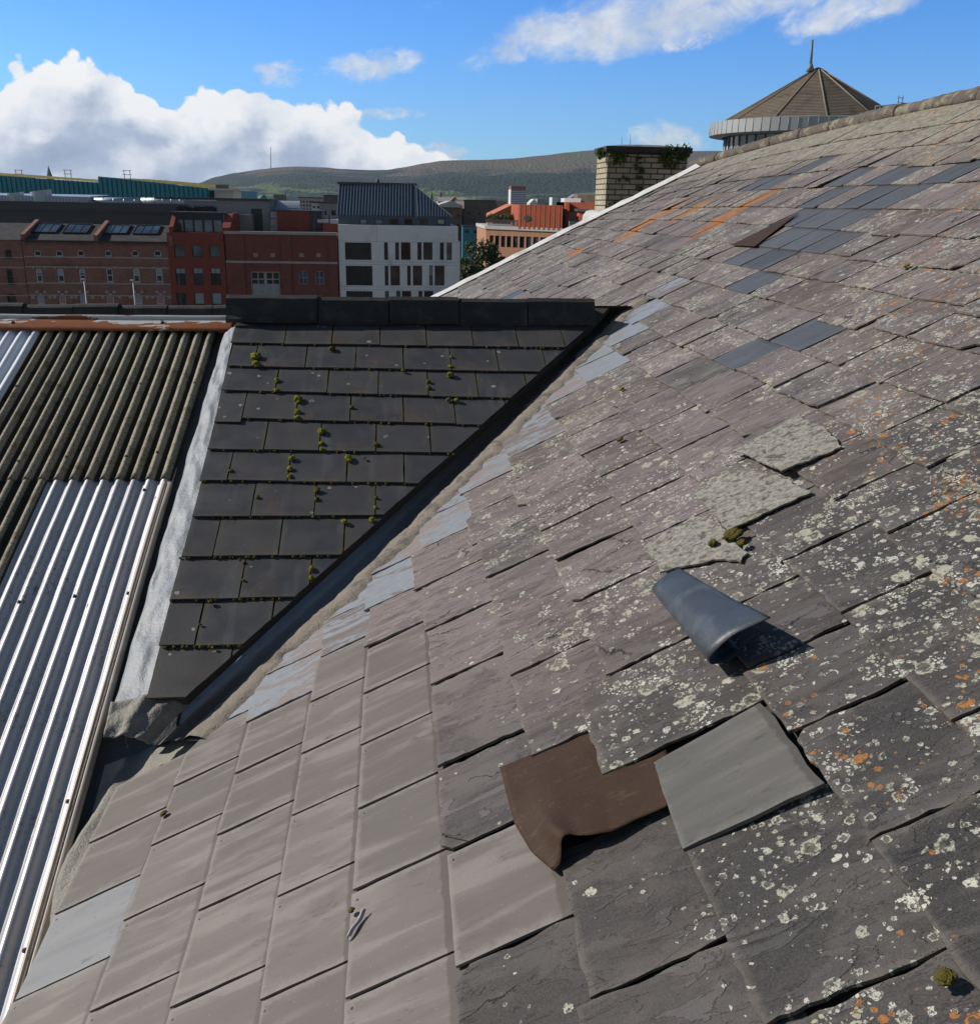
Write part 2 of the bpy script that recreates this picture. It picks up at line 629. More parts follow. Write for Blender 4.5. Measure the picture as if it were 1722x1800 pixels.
    topc = k.math('MULTIPLY', k.ramp(k.math('ADD', u, k.math('MULTIPLY', pat2, 0.9)), 2.95, 3.60), k.ramp(cr, 0.43, 0.53))
    lall = k.math('MAXIMUM', k.math('MAXIMUM', l1, l2), k.math('MAXIMUM', k.math('MAXIMUM', l3, clump), k.math('MAXIMUM', crust, k.math('MULTIPLY', topc, 0.8))))
    lcol = k.mix(k.ramp(r1, 0.2, 0.8), (0.60, 0.59, 0.51), (0.42, 0.41, 0.32))
    lcol = k.mix(k.ramp(k.noise(P, 90, 3, 0.7), 0.45, 0.65, 0, 0.4), lcol, (0.20, 0.19, 0.15))
    lcol = k.mix(k.ramp(u, 1.9, 3.2), lcol, (0.38, 0.36, 0.26))
    base = k.mix(k.math('MULTIPLY', lall, 0.9), base, lcol)
    # orange lichen: small rosettes by the lower right, long stains toward the far verge
    od = k.math('MULTIPLY', k.ramp(pat2, 0.47, 0.66), k.ramp(k.math('ADD', k.math('MULTIPLY', u, 0.8), k.math('MULTIPLY', v, -0.5)), -0.75, -0.2))
    o1, q1 = lichen(k, P, 30, k.math('MULTIPLY', od, 0.8), 21, 0.75)
    o2, q2 = lichen(k, P, 58, od, 33, 0.9)
    og = None
    for px_, py_, ru, rv_ in ((1150, 385, .42, .20), (1110, 412, .22, .18), (1215, 372, .30, .15), (1300, 368, .42, .13), (1255, 398, .28, .12), (1395, 309, .14, .14), (1335, 352, .2, .12), (1010, 445, .14, .2), (1420, 392, .12, .1)):
        cu, cv_ = uvB(px_, py_)
        dd = k.vmath('MULTIPLY', k.vmath('SUBTRACT', P, (cu, cv_, 0)), (1/ru, 1/rv_, 0))
        n_ = k.new('ShaderNodeVectorMath', operation='LENGTH')
        k.setin(n_.inputs[0], dd)
        g_ = k.ramp(n_.outputs['Value'], 1.15, 0.35)
        og = g_ if og is None else k.math('MAXIMUM', og, g_)
    og = k.math('MULTIPLY', og, k.ramp(k.math('ADD', k.noise(k.scale(P, 10, 46, 10), 1.0, 5, 0.65, 0.5), k.math('MULTIPLY', og, 0.14)), 0.50, 0.57))
    oall = k.math('MAXIMUM', og, k.math('MAXIMUM', o1, o2))
    base = k.mix(k.math('MULTIPLY', oall, 0.88), base, k.mix(q1, (0.30, 0.125, 0.028), (0.42, 0.16, 0.03)))
    h = k.math('ADD', k.math('MULTIPLY', streak, 0.7), k.math('MULTIPLY', fl, 0.35))
    h = k.math('ADD', h, k.math('MULTIPLY', fl2, -0.35))
    h = k.math('ADD', h, k.math('MULTIPLY', crk, -0.9))
    h = k.math('ADD', h, k.math('MULTIPLY', lall, 0.3))
    h = k.math('ADD', h, k.math('MULTIPLY', fine, 0.18))
    nrm = k.bump(h, 0.75, 0.007)
    fin(k, b, base, k.ramp(streak, 0.2, 0.8, 0.62, 0.85), nrm, spec=0.35)
    return m


def slate_smooth_mat(name, col, pale, amount=1.0, rough=0.6):
    m, k, b = new_mat(name)
    P = k.obj()
    R = k.island()
    rv = k.comb(R, k.math('MULTIPLY', R, 5.3), k.math('MULTIPLY', R, 2.1))
    rc = k.sep(k.wn(rv))
    Ps = k.vmath('ADD', k.scale(P, 3.0, 17, 3), k.vmath('MULTIPLY', rv, (20, 30, 9)))
    streak = k.noise(Ps, 1.0, 4, 0.5, 0.5)
    blot = k.noise(k.vmath('ADD', P, rv), 9, 4, 0.6)
    uvx, uvy = k.sep(k.uv())[0:2]
    edge = k.math('MINIMUM', k.math('MULTIPLY', uvx, 1.3), k.math('MINIMUM', k.math('MULTIPLY', uvy, 0.8), k.math('SUBTRACT', 1.0, uvy)))
    wob = k.noise(P, 40, 3, 0.7)
    e1 = k.ramp(k.math('ADD', edge, k.math('MULTIPLY_ADD', wob, 0.12, -0.06)), 0.0, 0.085, 1, 0)
    base = k.mix(rc[0], tuple(c*0.78 for c in col), tuple(c*1.12 for c in col))
    base = k.mix(k.math('MULTIPLY', rc[1], 0.35), base, (0.140, 0.130, 0.122))
    base = k.mix(k.math('MULTIPLY', k.ramp(streak, 0.48, 0.68), 0.75*amount), base, pale)
    base = k.mix(k.math('MULTIPLY', k.ramp(streak, 0.46, 0.30), 0.45), base, tuple(c*0.72 for c in col))
    base = k.mix(k.math('MULTIPLY', k.ramp(blot, 0.56, 0.70), 0.30), base, tuple(c*0.66 for c in col))
    base = k.mix(k.math('MULTIPLY', e1, 0.8*amount), base, tuple(c*1.02 for c in pale))
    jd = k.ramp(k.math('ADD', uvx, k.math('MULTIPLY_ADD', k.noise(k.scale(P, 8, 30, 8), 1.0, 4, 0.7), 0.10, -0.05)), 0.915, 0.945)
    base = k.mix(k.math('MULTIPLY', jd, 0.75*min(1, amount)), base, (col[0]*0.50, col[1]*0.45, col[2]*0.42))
    hx = k.math('SUBTRACT', uvx, k.math('MULTIPLY_ADD', rc[1], 0.03, 0.055))
    hy = k.math('MULTIPLY', k.math('SUBTRACT', uvy, k.math('MULTIPLY_ADD', rc[2], 0.06, 0.86)), 1.15)
    hd = k.math('SQRT', k.math('ADD', k.math('MULTIPLY', hx, hx), k.math('MULTIPLY', hy, hy)))
    base = k.mix(k.math('MULTIPLY', k.ramp(hd, 0.040, 0.020), 0.35), base, pale)
    base = k.mix(k.ramp(hd, 0.018, 0.012), base, (0.02, 0.018, 0.016))
    st2 = k.noise(k.vmath('ADD', k.scale(P, 16, 60, 16), k.vmath('MULTIPLY', rv, (4, 9, 3))), 1.0, 5, 0.7, 0.8)
    base = k.mix(k.math('MULTIPLY', k.ramp(st2, 0.56, 0.66), k.ramp(blot, 0.45, 0.60)), base, tuple(c*0.70 for c in col))
    grit = k.noise(P, 320, 2, 0.6)
    base = k.mix(k.ramp(grit, 0.3, 0.8, 0.0, 0.22), base, tuple(c*0.7 for c in col))
    spk = k.voro(P, 55)
    sp = k.math('MULTIPLY', k.math('LESS_THAN', spk.outputs['Distance'], 0.10), k.math('LESS_THAN', k.sep(spk.outputs['Color'])[0], 0.10))
    base = k.mix(k.math('MULTIPLY', sp, 0.5), base, pale)
    h = k.math('ADD', k.math('MULTIPLY', streak, 0.4), k.math('MULTIPLY', grit, 0.2))
    fin(k, b, base, rough, k.bump(h, 0.35, 0.003), spec=0.4)
    return m


def slate_dark_mat():
    m, k, b = new_mat('dark_slate')
    P = k.obj()
    R = k.island()
    rv = k.comb(R, k.math('MULTIPLY', R, 5.3), k.math('MULTIPLY', R, 2.1))
    rc = k.sep(k.wn(rv))
    uvx, uvy = k.sep(k.uv())[0:2]
    edge = k.math('MINIMUM', k.math('MINIMUM', uvx, k.math('SUBTRACT', 1.0, uvx)), k.math('MULTIPLY', uvy, 0.9))
    wob = k.noise(P, 26, 4, 0.7)
    e1 = k.ramp(k.math('ADD', edge, k.math('MULTIPLY_ADD', wob, 0.14, -0.07)), 0.015, 0.12, 1, 0)
    base = k.cramp(rc[0], [(0, (0.044, 0.045, 0.052)), (0.5, (0.055, 0.054, 0.059)), (1, (0.066, 0.061, 0.058))])
    cl = k.noise(k.vmath('ADD', P, rv), 7, 4, 0.6)
    base = k.mix(k.ramp(cl, 0.38, 0.68, 0, 0.55), base, (0.062, 0.060, 0.064))
    base = k.mix(k.math('MULTIPLY', e1, 0.7), base, (0.075, 0.070, 0.052))
    wet = k.ramp(k.noise(k.scale(P, 14, 2.5, 1), 1.0, 3, 0.5), 0.55, 0.70, 0, 0.35)
    base = k.mix(wet, base, (0.11, 0.115, 0.125))
    br = k.math('MULTIPLY', k.ramp(k.noise(k.vmath('ADD', P, (4, 4, 0)), 5, 3, 0.6), 0.52, 0.66), k.ramp(uvy, 0.7, 0.0))
    gr = k.noise(P, 120, 4, 0.75)
    base = k.mix(k.math('MULTIPLY', br, k.ramp(gr, 0.48, 0.60)), base, (0.17, 0.075, 0.035))
    base = k.mix(k.ramp(gr, 0.60, 0.78, 0, 0.5), base, (0.12, 0.115, 0.10))
    l1, r1 = lichen(k, P, 34, 0.018, 3, 0.9)
    base = k.mix(k.math('MULTIPLY', l1, 0.9), base, (0.36, 0.35, 0.33))
    fin(k, b, base, k.ramp(cl, 0.3, 0.7, 0.42, 0.62), k.bump(k.math('ADD', gr, k.math('MULTIPLY', cl, 0.6)), 0.3, 0.003), spec=0.45)
    return m


def painted_slate_mat():
    m, k, b = new_mat('bitumen_painted_slate')
    P = k.obj()
    R = k.island()
    rv = k.comb(R, k.math('MULTIPLY', R, 5.3), k.math('MULTIPLY', R, 2.1))
    rc = k.sep(k.wn(rv))
    streak = k.noise(k.vmath('ADD', k.scale(P, 5, 40, 5), k.vmath('MULTIPLY', rv, (9, 9, 9))), 1.0, 5, 0.65, 0.5)
    old = k.mix(streak, (0.085, 0.075, 0.07), (0.25, 0.21, 0.20))
    old = k.mix(k.math('GREATER_THAN', rc[1], 0.7), old, (0.235, 0.195, 0.185))
    pn = k.noise(k.vmath('ADD', k.scale(P, 6, 18, 6), k.vmath('MULTIPLY', rv, (7, 7, 7))), 1.0, 6, 0.66, 0.7)
    fl_ = k.noise(k.scale(P, 30, 95, 30), 1.0, 4, 0.65, 0.4)
    paint = k.ramp(k.math('ADD', k.math('MULTIPLY_ADD', fl_, 0.30, -0.15), k.math('ADD', pn, k.math('MULTIPLY_ADD', rc[0], 0.26, -0.13))), 0.405, 0.435)
    pc = k.mix(k.noise(P, 30, 3, 0.6), (0.20, 0.218, 0.245), (0.29, 0.31, 0.34))
    base = k.mix(paint, old, pc)
    fin(k, b, base, k.ramp(paint, 0, 1, 0.8, 0.5), k.bump(k.math('ADD', k.math('MULTIPLY', paint, 0.5), streak), 0.5, 0.004), spec=0.4)
    return m


def simple(name, col, rough=0.7, var=0.25, scale=6.0, metal=0.0, bump=0.2, bdist=0.004, spec=0.4, stain=None, stain_amt=0.5):
    m, k, b = new_mat(name)
    P = k.obj()
    n1 = k.noise(P, scale, 5, 0.62)
    base = k.mix(n1, tuple(c*(1-var) for c in col), tuple(min(1, c*(1+var)) for c in col))
    if stain:
        n2 = k.noise(k.vmath('ADD', P, (3.1, 8.2, 1.7)), scale*0.6, 5, 0.65, 0.4)
        base = k.mix(k.ramp(n2, 0.50, 0.64, 0, stain_amt), base, stain)
    n3 = k.noise(P, scale*9, 3, 0.6)
    fin(k, b, base, rough, k.bump(k.math('ADD', n1, k.math('MULTIPLY', n3, 0.4)), bump, bdist), metal, spec)
    return m


def brick_mat(name, c1, c2, mortar, bw=0.225, bh=0.075, msize=0.012, dirt=0.3, bump=0.4, vary=0.0):
    m, k, b = new_mat(name)
    P = k.obj()
    x, y, z = k.sep(P)[0:3]
    vec = k.comb(k.math('ADD', x, y), z, 0)
    t = k.new('ShaderNodeTexBrick')
    k.setin(t.inputs['Vector'], vec)
    t.inputs['Scale'].default_value = 1.0
    t.inputs['Brick Width'].default_value = bw
    t.inputs['Row Height'].default_value = bh
    t.inputs['Mortar Size'].default_value = msize
    t.inputs['Mortar Smooth'].default_value = 0.2
    t.inputs['Bias'].default_value = vary
    t.inputs['Color1'].default_value = (*c1, 1)
    t.inputs['Color2'].default_value = (*c2, 1)
    t.inputs['Mortar'].default_value = (*mortar, 1)
    n = k.noise(P, 0.9, 5, 0.65)
    base = k.mix(k.ramp(n, 0.40, 0.68, 0, dirt), t.outputs['Color'], tuple(c*0.45 for c in c1))
    n2 = k.noise(vec, 1.6, 4, 0.6)
    base = k.mix(k.ramp(n2, 0.58, 0.72, 0, 0.22), base, (0.30, 0.22, 0.19))
    fin(k, b, base, 0.85, k.bump(k.math('SUBTRACT', 1.0, t.outputs['Fac']), bump, 0.006), spec=0.25)
    return m


def glass_mat(name, col=(0.02, 0.028, 0.035), rough=0.04):
    m, k, b = new_mat(name)
    P = k.obj()
    n = k.noise(P, 0.55, 2, 0.5)
    base = k.mix(k.ramp(n, 0.35, 0.7), tuple(c*0.5 for c in col), tuple(c*1.6 for c in col))
    w = k.noise(P, 1.3, 2, 0.5)
    fin(k, b, base, rough, k.bump(w, 0.05, 0.02), spec=0.6)
    return m


M = {}
M['slate'] = slate_old_mat()
M['smooth'] = slate_smooth_mat('smooth_slate', (0.152, 0.129, 0.113), (0.245, 0.218, 0.195))
M['smooth_blue'] = slate_smooth_mat('smooth_grey_slate', (0.20, 0.205, 0.215), (0.27, 0.265, 0.26), 0.6)
M['green'] = slate_smooth_mat('smooth_green_grey_slate', (0.108, 0.102, 0.092), (0.165, 0.155, 0.138), 0.9)
M['blue'] = slate_smooth_mat('blue_slate', (0.082, 0.087, 0.096), (0.15, 0.15, 0.145), 0.45, 0.52)
M['dark'] = slate_dark_mat()
M['painted'] = painted_slate_mat()
M['under'] = simple('dark_roof_board', (0.05, 0.045, 0.04), 0.9)  # dark boards and bedding under the slates


def lichen_slate():
    m, k, b = new_mat('lichen_crusted_slate')
    P = k.obj()
    n1 = k.noise(k.scale(P, 12, 22, 12), 1.0, 5, 0.65, 0.4)
    n2 = k.noise(P, 70, 4, 0.7)
    base = k.mix(k.ramp(n2, 0.3, 0.7), (0.16, 0.15, 0.128), (0.35, 0.335, 0.295))
    base = k.mix(k.ramp(k.noise(P, 34, 5, 0.7, 0.5), 0.53, 0.60, 0, .85), base, (0.085, 0.074, 0.064))
    uvx, uvy = k.sep(k.uv())[0:2]
    base = k.mix(k.math('MULTIPLY', k.ramp(k.math('ADD', uvy, k.math('MULTIPLY', n1, 0.3)), 0.12, 0.24, 1, 0), 0.3), base, (0.14, 0.13, 0.03))
    fin(k, b, base, 0.9, k.bump(k.math('ADD', k.math('MULTIPLY', n1, .5), n2), 0.4, 0.004), spec=0.2)
    return m


M['lichen'] = lichen_slate()
M['lead'] = simple('lead_sheet', (0.30, 0.325, 0.355), 0.48, 0.16, 7, 0.25, 0.35, 0.01, 0.5, (0.20, 0.185, 0.16), 0.6)
M['lead_val'] = simple('shade_dark_valley_lead', (0.105, 0.112, 0.125), 0.6, 0.3, 9, 0.0, 0.5, 0.012, 0.4, (0.16, 0.15, 0.135), 0.6)  # lead colour darkened to stand in for the shadow along the valley
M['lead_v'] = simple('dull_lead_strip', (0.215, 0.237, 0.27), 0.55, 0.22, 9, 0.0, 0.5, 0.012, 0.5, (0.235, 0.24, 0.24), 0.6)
M['lead_dark'] = simple('stained_lead', (0.25, 0.235, 0.205), 0.7, 0.35, 14, 0.1, 0.8, 0.012, 0.4, (0.32, 0.29, 0.24), 0.7)
M['mortar'] = simple('cement_fillet', (0.25, 0.215, 0.18), 0.9, 0.35, 18, 0, 0.9, 0.012, 0.2, (0.12, 0.11, 0.10), 0.8)
M['ridge'] = simple('black_ridge_tile', (0.034, 0.033, 0.033), 0.75, 0.4, 16, 0, 0.5, 0.006, 0.35, (0.075, 0.068, 0.058), 0.6)
M['ridge_stone'] = simple('lichen_covered_ridge', (0.135, 0.112, 0.098), 0.9, 0.45, 14, 0, 0.9, 0.02, 0.2, (0.30, 0.28, 0.19), 0.8)
M['moss'] = simple('moss', (0.19, 0.185, 0.022), 0.95, 0.5, 40, 0, 1.0, 0.01, 0.1, (0.05, 0.045, 0.012), 0.8)
M['moss_brown'] = simple('dry_moss', (0.11, 0.095, 0.025), 0.95, 0.5, 40, 0, 1.0, 0.01, 0.1, (0.11, 0.10, 0.02), 0.6)
def felt_mat():
    m, k, b = new_mat('brown_roofing_felt')
    P = k.obj()
    n1 = k.noise(P, 7, 5, 0.62)
    n2 = k.noise(k.scale(P, 18, 60, 20), 1.0, 4, 0.65, 0.6)
    w = k.new('ShaderNodeTexWave', wave_type='BANDS', bands_direction='Y')
    k.setin(w.inputs['Vector'], P)
    w.inputs['Scale'].default_value = 42
    w.inputs['Distortion'].default_value = 1.2
    base = k.mix(n1, (0.034, 0.018, 0.010), (0.066, 0.036, 0.021))
    base = k.mix(k.ramp(n2, 0.55, 0.70, 0, 0.5), base, (0.10, 0.066, 0.045))
    sp = k.noise(P, 140, 2, 0.6)
    base = k.mix(k.ramp(sp, 0.68, 0.75, 0, 0.5), base, (0.16, 0.125, 0.10))
    h = k.math('ADD', k.math('MULTIPLY', w.outputs['Fac'], 0.10), k.math('ADD', k.math('MULTIPLY', n1, 1.3), n2))
    fin(k, b, base, 0.72, k.bump(h, 0.5, 0.005), spec=0.25)
    return m


M['felt'] = felt_mat()
M['rubber'] = simple('grey_rubber_sheet', (0.040, 0.049, 0.060), 0.46, 0.35, 13, 0, 0.4, 0.004, 0.45, (0.10, 0.112, 0.125), 0.5)
M['white_flash'] = simple('white_painted_flashing', (0.60, 0.60, 0.585), 0.6, 0.18, 5, 0, 0.3, 0.01, 0.3, (0.36, 0.34, 0.31), 0.7)


def galv_mat():
    m, k, b = new_mat('galvanised_sheet')
    P = k.obj()
    n1 = k.noise(k.scale(P, 8, 1.2, 8), 1.0, 4, 0.6)
    n2 = k.noise(P, 60, 4, 0.7)
    base = k.mix(n1, (0.42, 0.42, 0.44), (0.58, 0.58, 0.60))
    ru = k.math('MULTIPLY', k.ramp(n2, 0.52, 0.66), k.ramp(k.noise(P, 3, 3, 0.6), 0.42, 0.62))
    base = k.mix(k.math('MULTIPLY', ru, 0.75), base, (0.16, 0.13, 0.11))
    fin(k, b, base, k.ramp(n1, 0.3, 0.7, 0.36, 0.5), k.bump(n2, 0.12, 0.003), 0.35, 0.5)
    return m


M['galv'] = galv_mat()
M['white_sheet'] = simple('white_translucent_sheet', (0.72, 0.75, 0.80), 0.4, 0.1, 5, 0.0, 0.1, 0.003)


def asbestos_mat():
    m, k, b = new_mat('asbestos_cement')
    P = k.obj()
    n1 = k.noise(P, 9, 5, 0.65)
    n2 = k.noise(P, 150, 4, 0.75)
    base = k.mix(k.ramp(n2, 0.34, 0.66), (0.14, 0.122, 0.085), (0.54, 0.48, 0.37))
    base = k.mix(k.ramp(n1, 0.50, 0.68, 0, 0.7), base, (0.13, 0.095, 0.035))
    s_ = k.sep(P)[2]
    base = k.mix(k.ramp(s_, -0.010, -0.017, 0, 0.9), base, (0.018, 0.016, 0.013))     # shade of the troughs painted into the colour by height
    fin(k, b, base, 0.92, k.bump(n2, 0.8, 0.004), spec=0.2)
    return m


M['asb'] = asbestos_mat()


SFL = 4.70


def rust_mat():
    m, k, b = new_mat('rusted_painted_flashing')
    P = k.obj()
    n1 = k.noise(k.scale(P, 3.2, 12, 12), 1.0, 6, 0.62, 0.5)
    y = k.sep(P)[1]
    msk = k.ramp(k.math('ADD', k.math('MULTIPLY_ADD', n1, 1.7, -0.36), k.ramp(k.math('SUBTRACT', y, SFL), 0.0, 0.085, -0.17, 0.03, False)), 0.49, 0.515)
    n2 = k.noise(P, 22, 4, 0.65)
    rust = k.mix(n2, (0.16, 0.045, 0.018), (0.36, 0.125, 0.05))
    base = k.mix(msk, rust, k.mix(n2, (0.46, 0.46, 0.46), (0.62, 0.61, 0.59)))
    fin(k, b, base, k.ramp(msk, 0, 1, 0.85, 0.55), k.bump(k.math('ADD', n2, msk), 0.35, 0.004), spec=0.3)
    return m


M['rust'] = rust_mat()
M['screw'] = simple('screw_head', (0.10, 0.095, 0.09), 0.5, 0.3, 30, 0.5)
M['tan'] = simple('cream_edge_trim', (0.44, 0.37, 0.31), 0.5, 0.2, 6, 0.1, 0.2, 0.003, 0.4, (0.58, 0.56, 0.52), 0.6)

def toB(P):
    q = Vector(P)-OB
    return Vector((q.dot(EU), q.dot(EV), q.dot(NB)))


def toD(P):
    q = Vector(P)-OD
    return Vector((q.x, q.dot(ED), q.dot(ND)))


def smooth(a, b, x):
    t = min(1, max(0, (x-a)/(b-a)))
    return t*t*(3-2*t)


def sag(u, v):
    return u-0.032*max(0, v-6.0)**2*smooth(1.4, 3.4, u)


def slab(mb, poly, wfn, t, mi, uvfn, warp=None):
    """a slate: top face, underside and edges of its own, as one island"""
    if len(poly) < 3:
        return
    if area(poly) < 0:
        poly = poly[::-1]
    n = len(poly)
    i = len(mb.v)
    pts = []
    for a, b in poly:
        A = warp(a, b) if warp else a
        pts.append((A, b, wfn(a, b)))
    mb.v += pts+[(p[0], p[1], p[2]-t) for p in pts]
    uvs = [uvfn(a, b) for a, b in poly]
    mb.f.append(tuple(i+j for j in range(n)))
    mb.m.append(mi)
    mb.uv.append(uvs)
    mb.sm.append(False)
    mb.f.append(tuple(i+n+j for j in reversed(range(n))))
    mb.m.append(mi)
    mb.uv.append(uvs[::-1])
    mb.sm.append(False)
    for j in range(n):
        j2 = (j+1) % n
        mb.f.append((i+j2, i+j, i+n+j, i+n+j2))
        mb.m.append(mi)
        mb.uv.append([uvs[j2], uvs[j], uvs[j], uvs[j2]])
        mb.sm.append(False)


# ================================================================== THE BIG SLATE ROOF
roof = empty('slate_roof', None, 'large weathered slate roof with lichen, rising to the right across the foreground', 'roof', mat=MAT_B)
C = [-1.655, -1.385, -1.157, -.93, -.738, -.52, -.30, -.07, .195, .43, .655, .875, 1.08, 1.31, 1.51, 1.715, 1.94, 2.16, 2.43, 2.67, 2.93, 3.22, 3.56]
JO = {0: [1.25, 1.55, 1.831, 2.111, 2.401, 2.69],
      1: [.83, 1.1, 1.38, 1.656, 1.931, 2.209, 2.484, 2.76, 3.05],
      2: [.72, .99, 1.27, 1.546, 1.822, 2.096, 2.372, 2.657, 2.94, 3.2],
      3: [.6, .88, 1.167, 1.446, 1.730, 2.014, 2.292, 2.575, 2.86, 3.15, 3.42],
      4: [.5, .78, 1.06, 1.344, 1.625, 1.903, 2.179, 2.452, 2.745, 3.05, 3.36, 3.7],
      5: [.45, .74, 1.02, 1.296, 1.596, 1.898, 2.297, 2.646, 3.0, 3.364, 3.68, 4.0],
      6: [.5, .80, 1.108, 1.450, 1.768, 2.142, 2.492, 2.798, 3.150, 3.45, 3.754, 4.05, 4.36],
      7: [.34, .64, .94, 1.312, 1.592, 1.932, 2.353, 2.66, 2.960, 3.27, 3.58, 3.9, 4.2, 4.5],
      8: [.5, .83, 1.15, 1.457, 1.70, 1.96, 2.235, 2.51, 2.832, 3.154, 3.46, 3.77, 4.08, 4.4, 4.7],
      9: [.4, .7, 1.0, 1.299, 1.731, 2.036, 2.338, 2.72, 3.044, 3.394, 3.748, 4.1, 4.43, 4.75, 5.05],
      10: [.5, .85, 1.2, 1.55, 1.937, 2.203, 2.495, 2.849, 3.25, 3.6, 3.938, 4.28, 4.56, 4.84, 5.15, 5.5],
      11: [.6, .95, 1.3, 1.5, 1.8, 2.126, 2.431, 2.78, 3.15, 3.535, 3.79, 4.185, 4.489, 4.78, 5.08],
      12: [.8, 1.1, 1.45, 1.8, 2.1, 2.4, 2.75, 3.05, 3.37, 3.665, 4.066, 4.4, 4.7],
      13: [.9, 1.25, 1.6, 1.95, 2.3, 2.65, 3.0, 3.3, 3.62, 3.93, 4.239]}
rng = random.Random(5)
for c in range(len(C)-1):
    js = JO.get(c, [0.8+rng.uniform(0, .3)])
    while js[-1] < 11.6:
        js.append(js[-1]+rng.uniform(0.25, 0.34))
    JO[c] = js
# blue replacement slates (course, v range) found on the upper roof
BLUE = {(11, 3.535), (12, 3.37)}
BLUE_PX = [(1340, 460), (1308, 466), (1305, 503), (1395, 422), (1440, 422), (1475, 420), (1420, 386), (1460, 386), (1500, 385), (1460, 350), (1510, 350), (1560, 345), (1510, 312), (1560, 310), (1680, 295), (1420, 294), (1315, 330), (1350, 328), (910, 515)]
blue_uv = [uvB(*p) for p in BLUE_PX]


def vline(u):
    return 4.29+1.217*u


def vline0(u):
    return 4.47+1.217*u


def far_edge(u):
    return 11.05-.27*(u+.12)


HOLE = (6, 1.45)
covering = MB()
MATS = [M['slate'], M['smooth'], M['smooth_blue'], M['blue'], M['painted'], M['green'], M['under']]
special = []
for c in range(len(C)-1):
    u0_, u1_ = C[c], C[c+1]
    js = JO[c]
    for j in range(len(js)-1):
        v0_, v1_ = js[j], js[j+1]
        um, vm = (u0_+u1_)/2, (v0_+v1_)/2
        beyond = vm > 5.5
        if vm > far_edge(um)+.2 or (c > 0 and not beyond and v0_ > vline(u1_)) or (beyond and v1_ < 11.24-vline0(u1_)):
            continue
        if c == 0 and v0_ > 2.66:
            continue
        su = sag(um, vm)
        isblue = (c, v0_) in BLUE or any(sag(u0_, a[1]) <= a[0] < sag(u1_, a[1]) and v0_ <= a[1] < v1_ for a in blue_uv)
        islight = (c <= 4 and vm < 2.74 and not (c == 4 and vm > 2.6)) or (c == 5 and abs(v0_-1.296) < .01)
        ispaint = (not islight) and c > 0 and not beyond and -.3 < vline(um)-vm < 0.42
        if c in (6,) and abs(v0_-1.45) < .01:
            continue                     # the missing slate
        if c == 7 and abs(v0_-1.312) < .01:
            continue                     # the slipped one, built below
        rr = random.Random(c*977+j*31)
        nearf = vm < 4.5
        if islight:
            mi, g, t, amp, step, jit = 1, 0.003, 0.006, 0.0009, 0.03, 0.004
            if c == 0 and abs(v0_-1.831) < .01:
                mi = 2
        elif isblue:
            mi, g, t, amp, step, jit = 3, 0.003, 0.006, 0.0004, 0.12, 0.002
        elif ispaint:
            mi, g, t, amp, step, jit = 4, 0.002, 0.008, 0.0034, 0.022, 0.014
        else:
            mi, g, t, amp, step, jit = 0, rr.uniform(0.0015, 0.005), rr.uniform(0.005, 0.008), 0.0036, 0.020 if nearf else 0.06, 0.008
        lowj = rr.uniform(-jit, jit*.7)
        if not (islight or isblue) and rr.random() < 0.10:
            lowj -= rr.uniform(.015, .04)
        raised = rr.uniform(.003, .008) if (mi == 0 and rr.random() < .08) else 0
        if c == 7 and abs(v0_-1.592) < .01:
            lowj = -.085
        lap = 0.055
        tw = rr.uniform(-.006, .006) if mi in (0, 4) else rr.uniform(-.002, .002)
        poly = [(u0_+lowj-tw, v0_+g), (u1_+lap, v0_+g), (u1_+lap, v1_-g), (u0_+lowj+tw, v1_-g)]
        if beyond:
            poly = clip(poly, -1.217, -1.0, 4.47-11.24)
        elif c > 0:
            poly = clip(poly, -1.217, 1.0, (4.36 if c <= 2 else 4.29)+rr.uniform(-.03, .03))
        else:
            poly = clip(poly, 0, 1, 2.69)
        poly = clip(poly, .27, 1.0, 11.05-.27*.12)
        if len(poly) < 3 or abs(area(poly)) < .002:
            continue
        # a knocked-off corner now and then
        if mi == 0 and rr.random() < .22:
            cc = rr.uniform(.02, .05)
            if rr.random() < .5:
                poly = clip(poly, -1, -1.0*rr.uniform(.6, 1.6), -(u0_+lowj)-v0_*1.0-cc) if False else clip(poly, -1, -1, -(u0_+lowj+v0_+g)-cc)
            else:
                poly = clip(poly, -1, 1, -(u0_+lowj)+(v1_-g)-cc)
        poly = rough_outline(poly, step, amp, rr)
        lift = 0.007 if mi != 0 else 0.007+rr.uniform(0, .003)
        lift += raised*.5
        tilt_v = -raised+rr.uniform(-.004, .003) if mi in (0, 4) else rr.uniform(-.0035, .0)
        bow = rr.uniform(-.003, .004) if mi == 0 else 0
        L = u1_+lap-u0_

        def wf(a, b, u0_=u0_, lowj=lowj, L=L, lift=lift, tv=tilt_v, vm=vm, v0_=v0_, v1_=v1_, bow=bow, t=t):
            s_ = (a-u0_)/L
            q = (b-vm)/(v1_-v0_)*2
            return t+lift*(1-s_)-.004*s_+tv*q*(1-s_)+bow*(1-q*q)*(1-s_)

        def uf(a, b, u0_=u0_+lowj, v0_=v0_, du=u1_-u0_, dv=v1_-v0_):
            return ((a-u0_)/du, (b-v0_)/dv)
        if mi == 3 and nearf:
            o = MB()
            slab(o, poly, wf, t, 0, uf, sag)
            ob = o.build('replacement_slate', M['blue'], roof)
            ob['label'] = 'smooth blue grey replacement slate'
            continue
        slab(covering, poly, wf, t, mi, uf, sag)
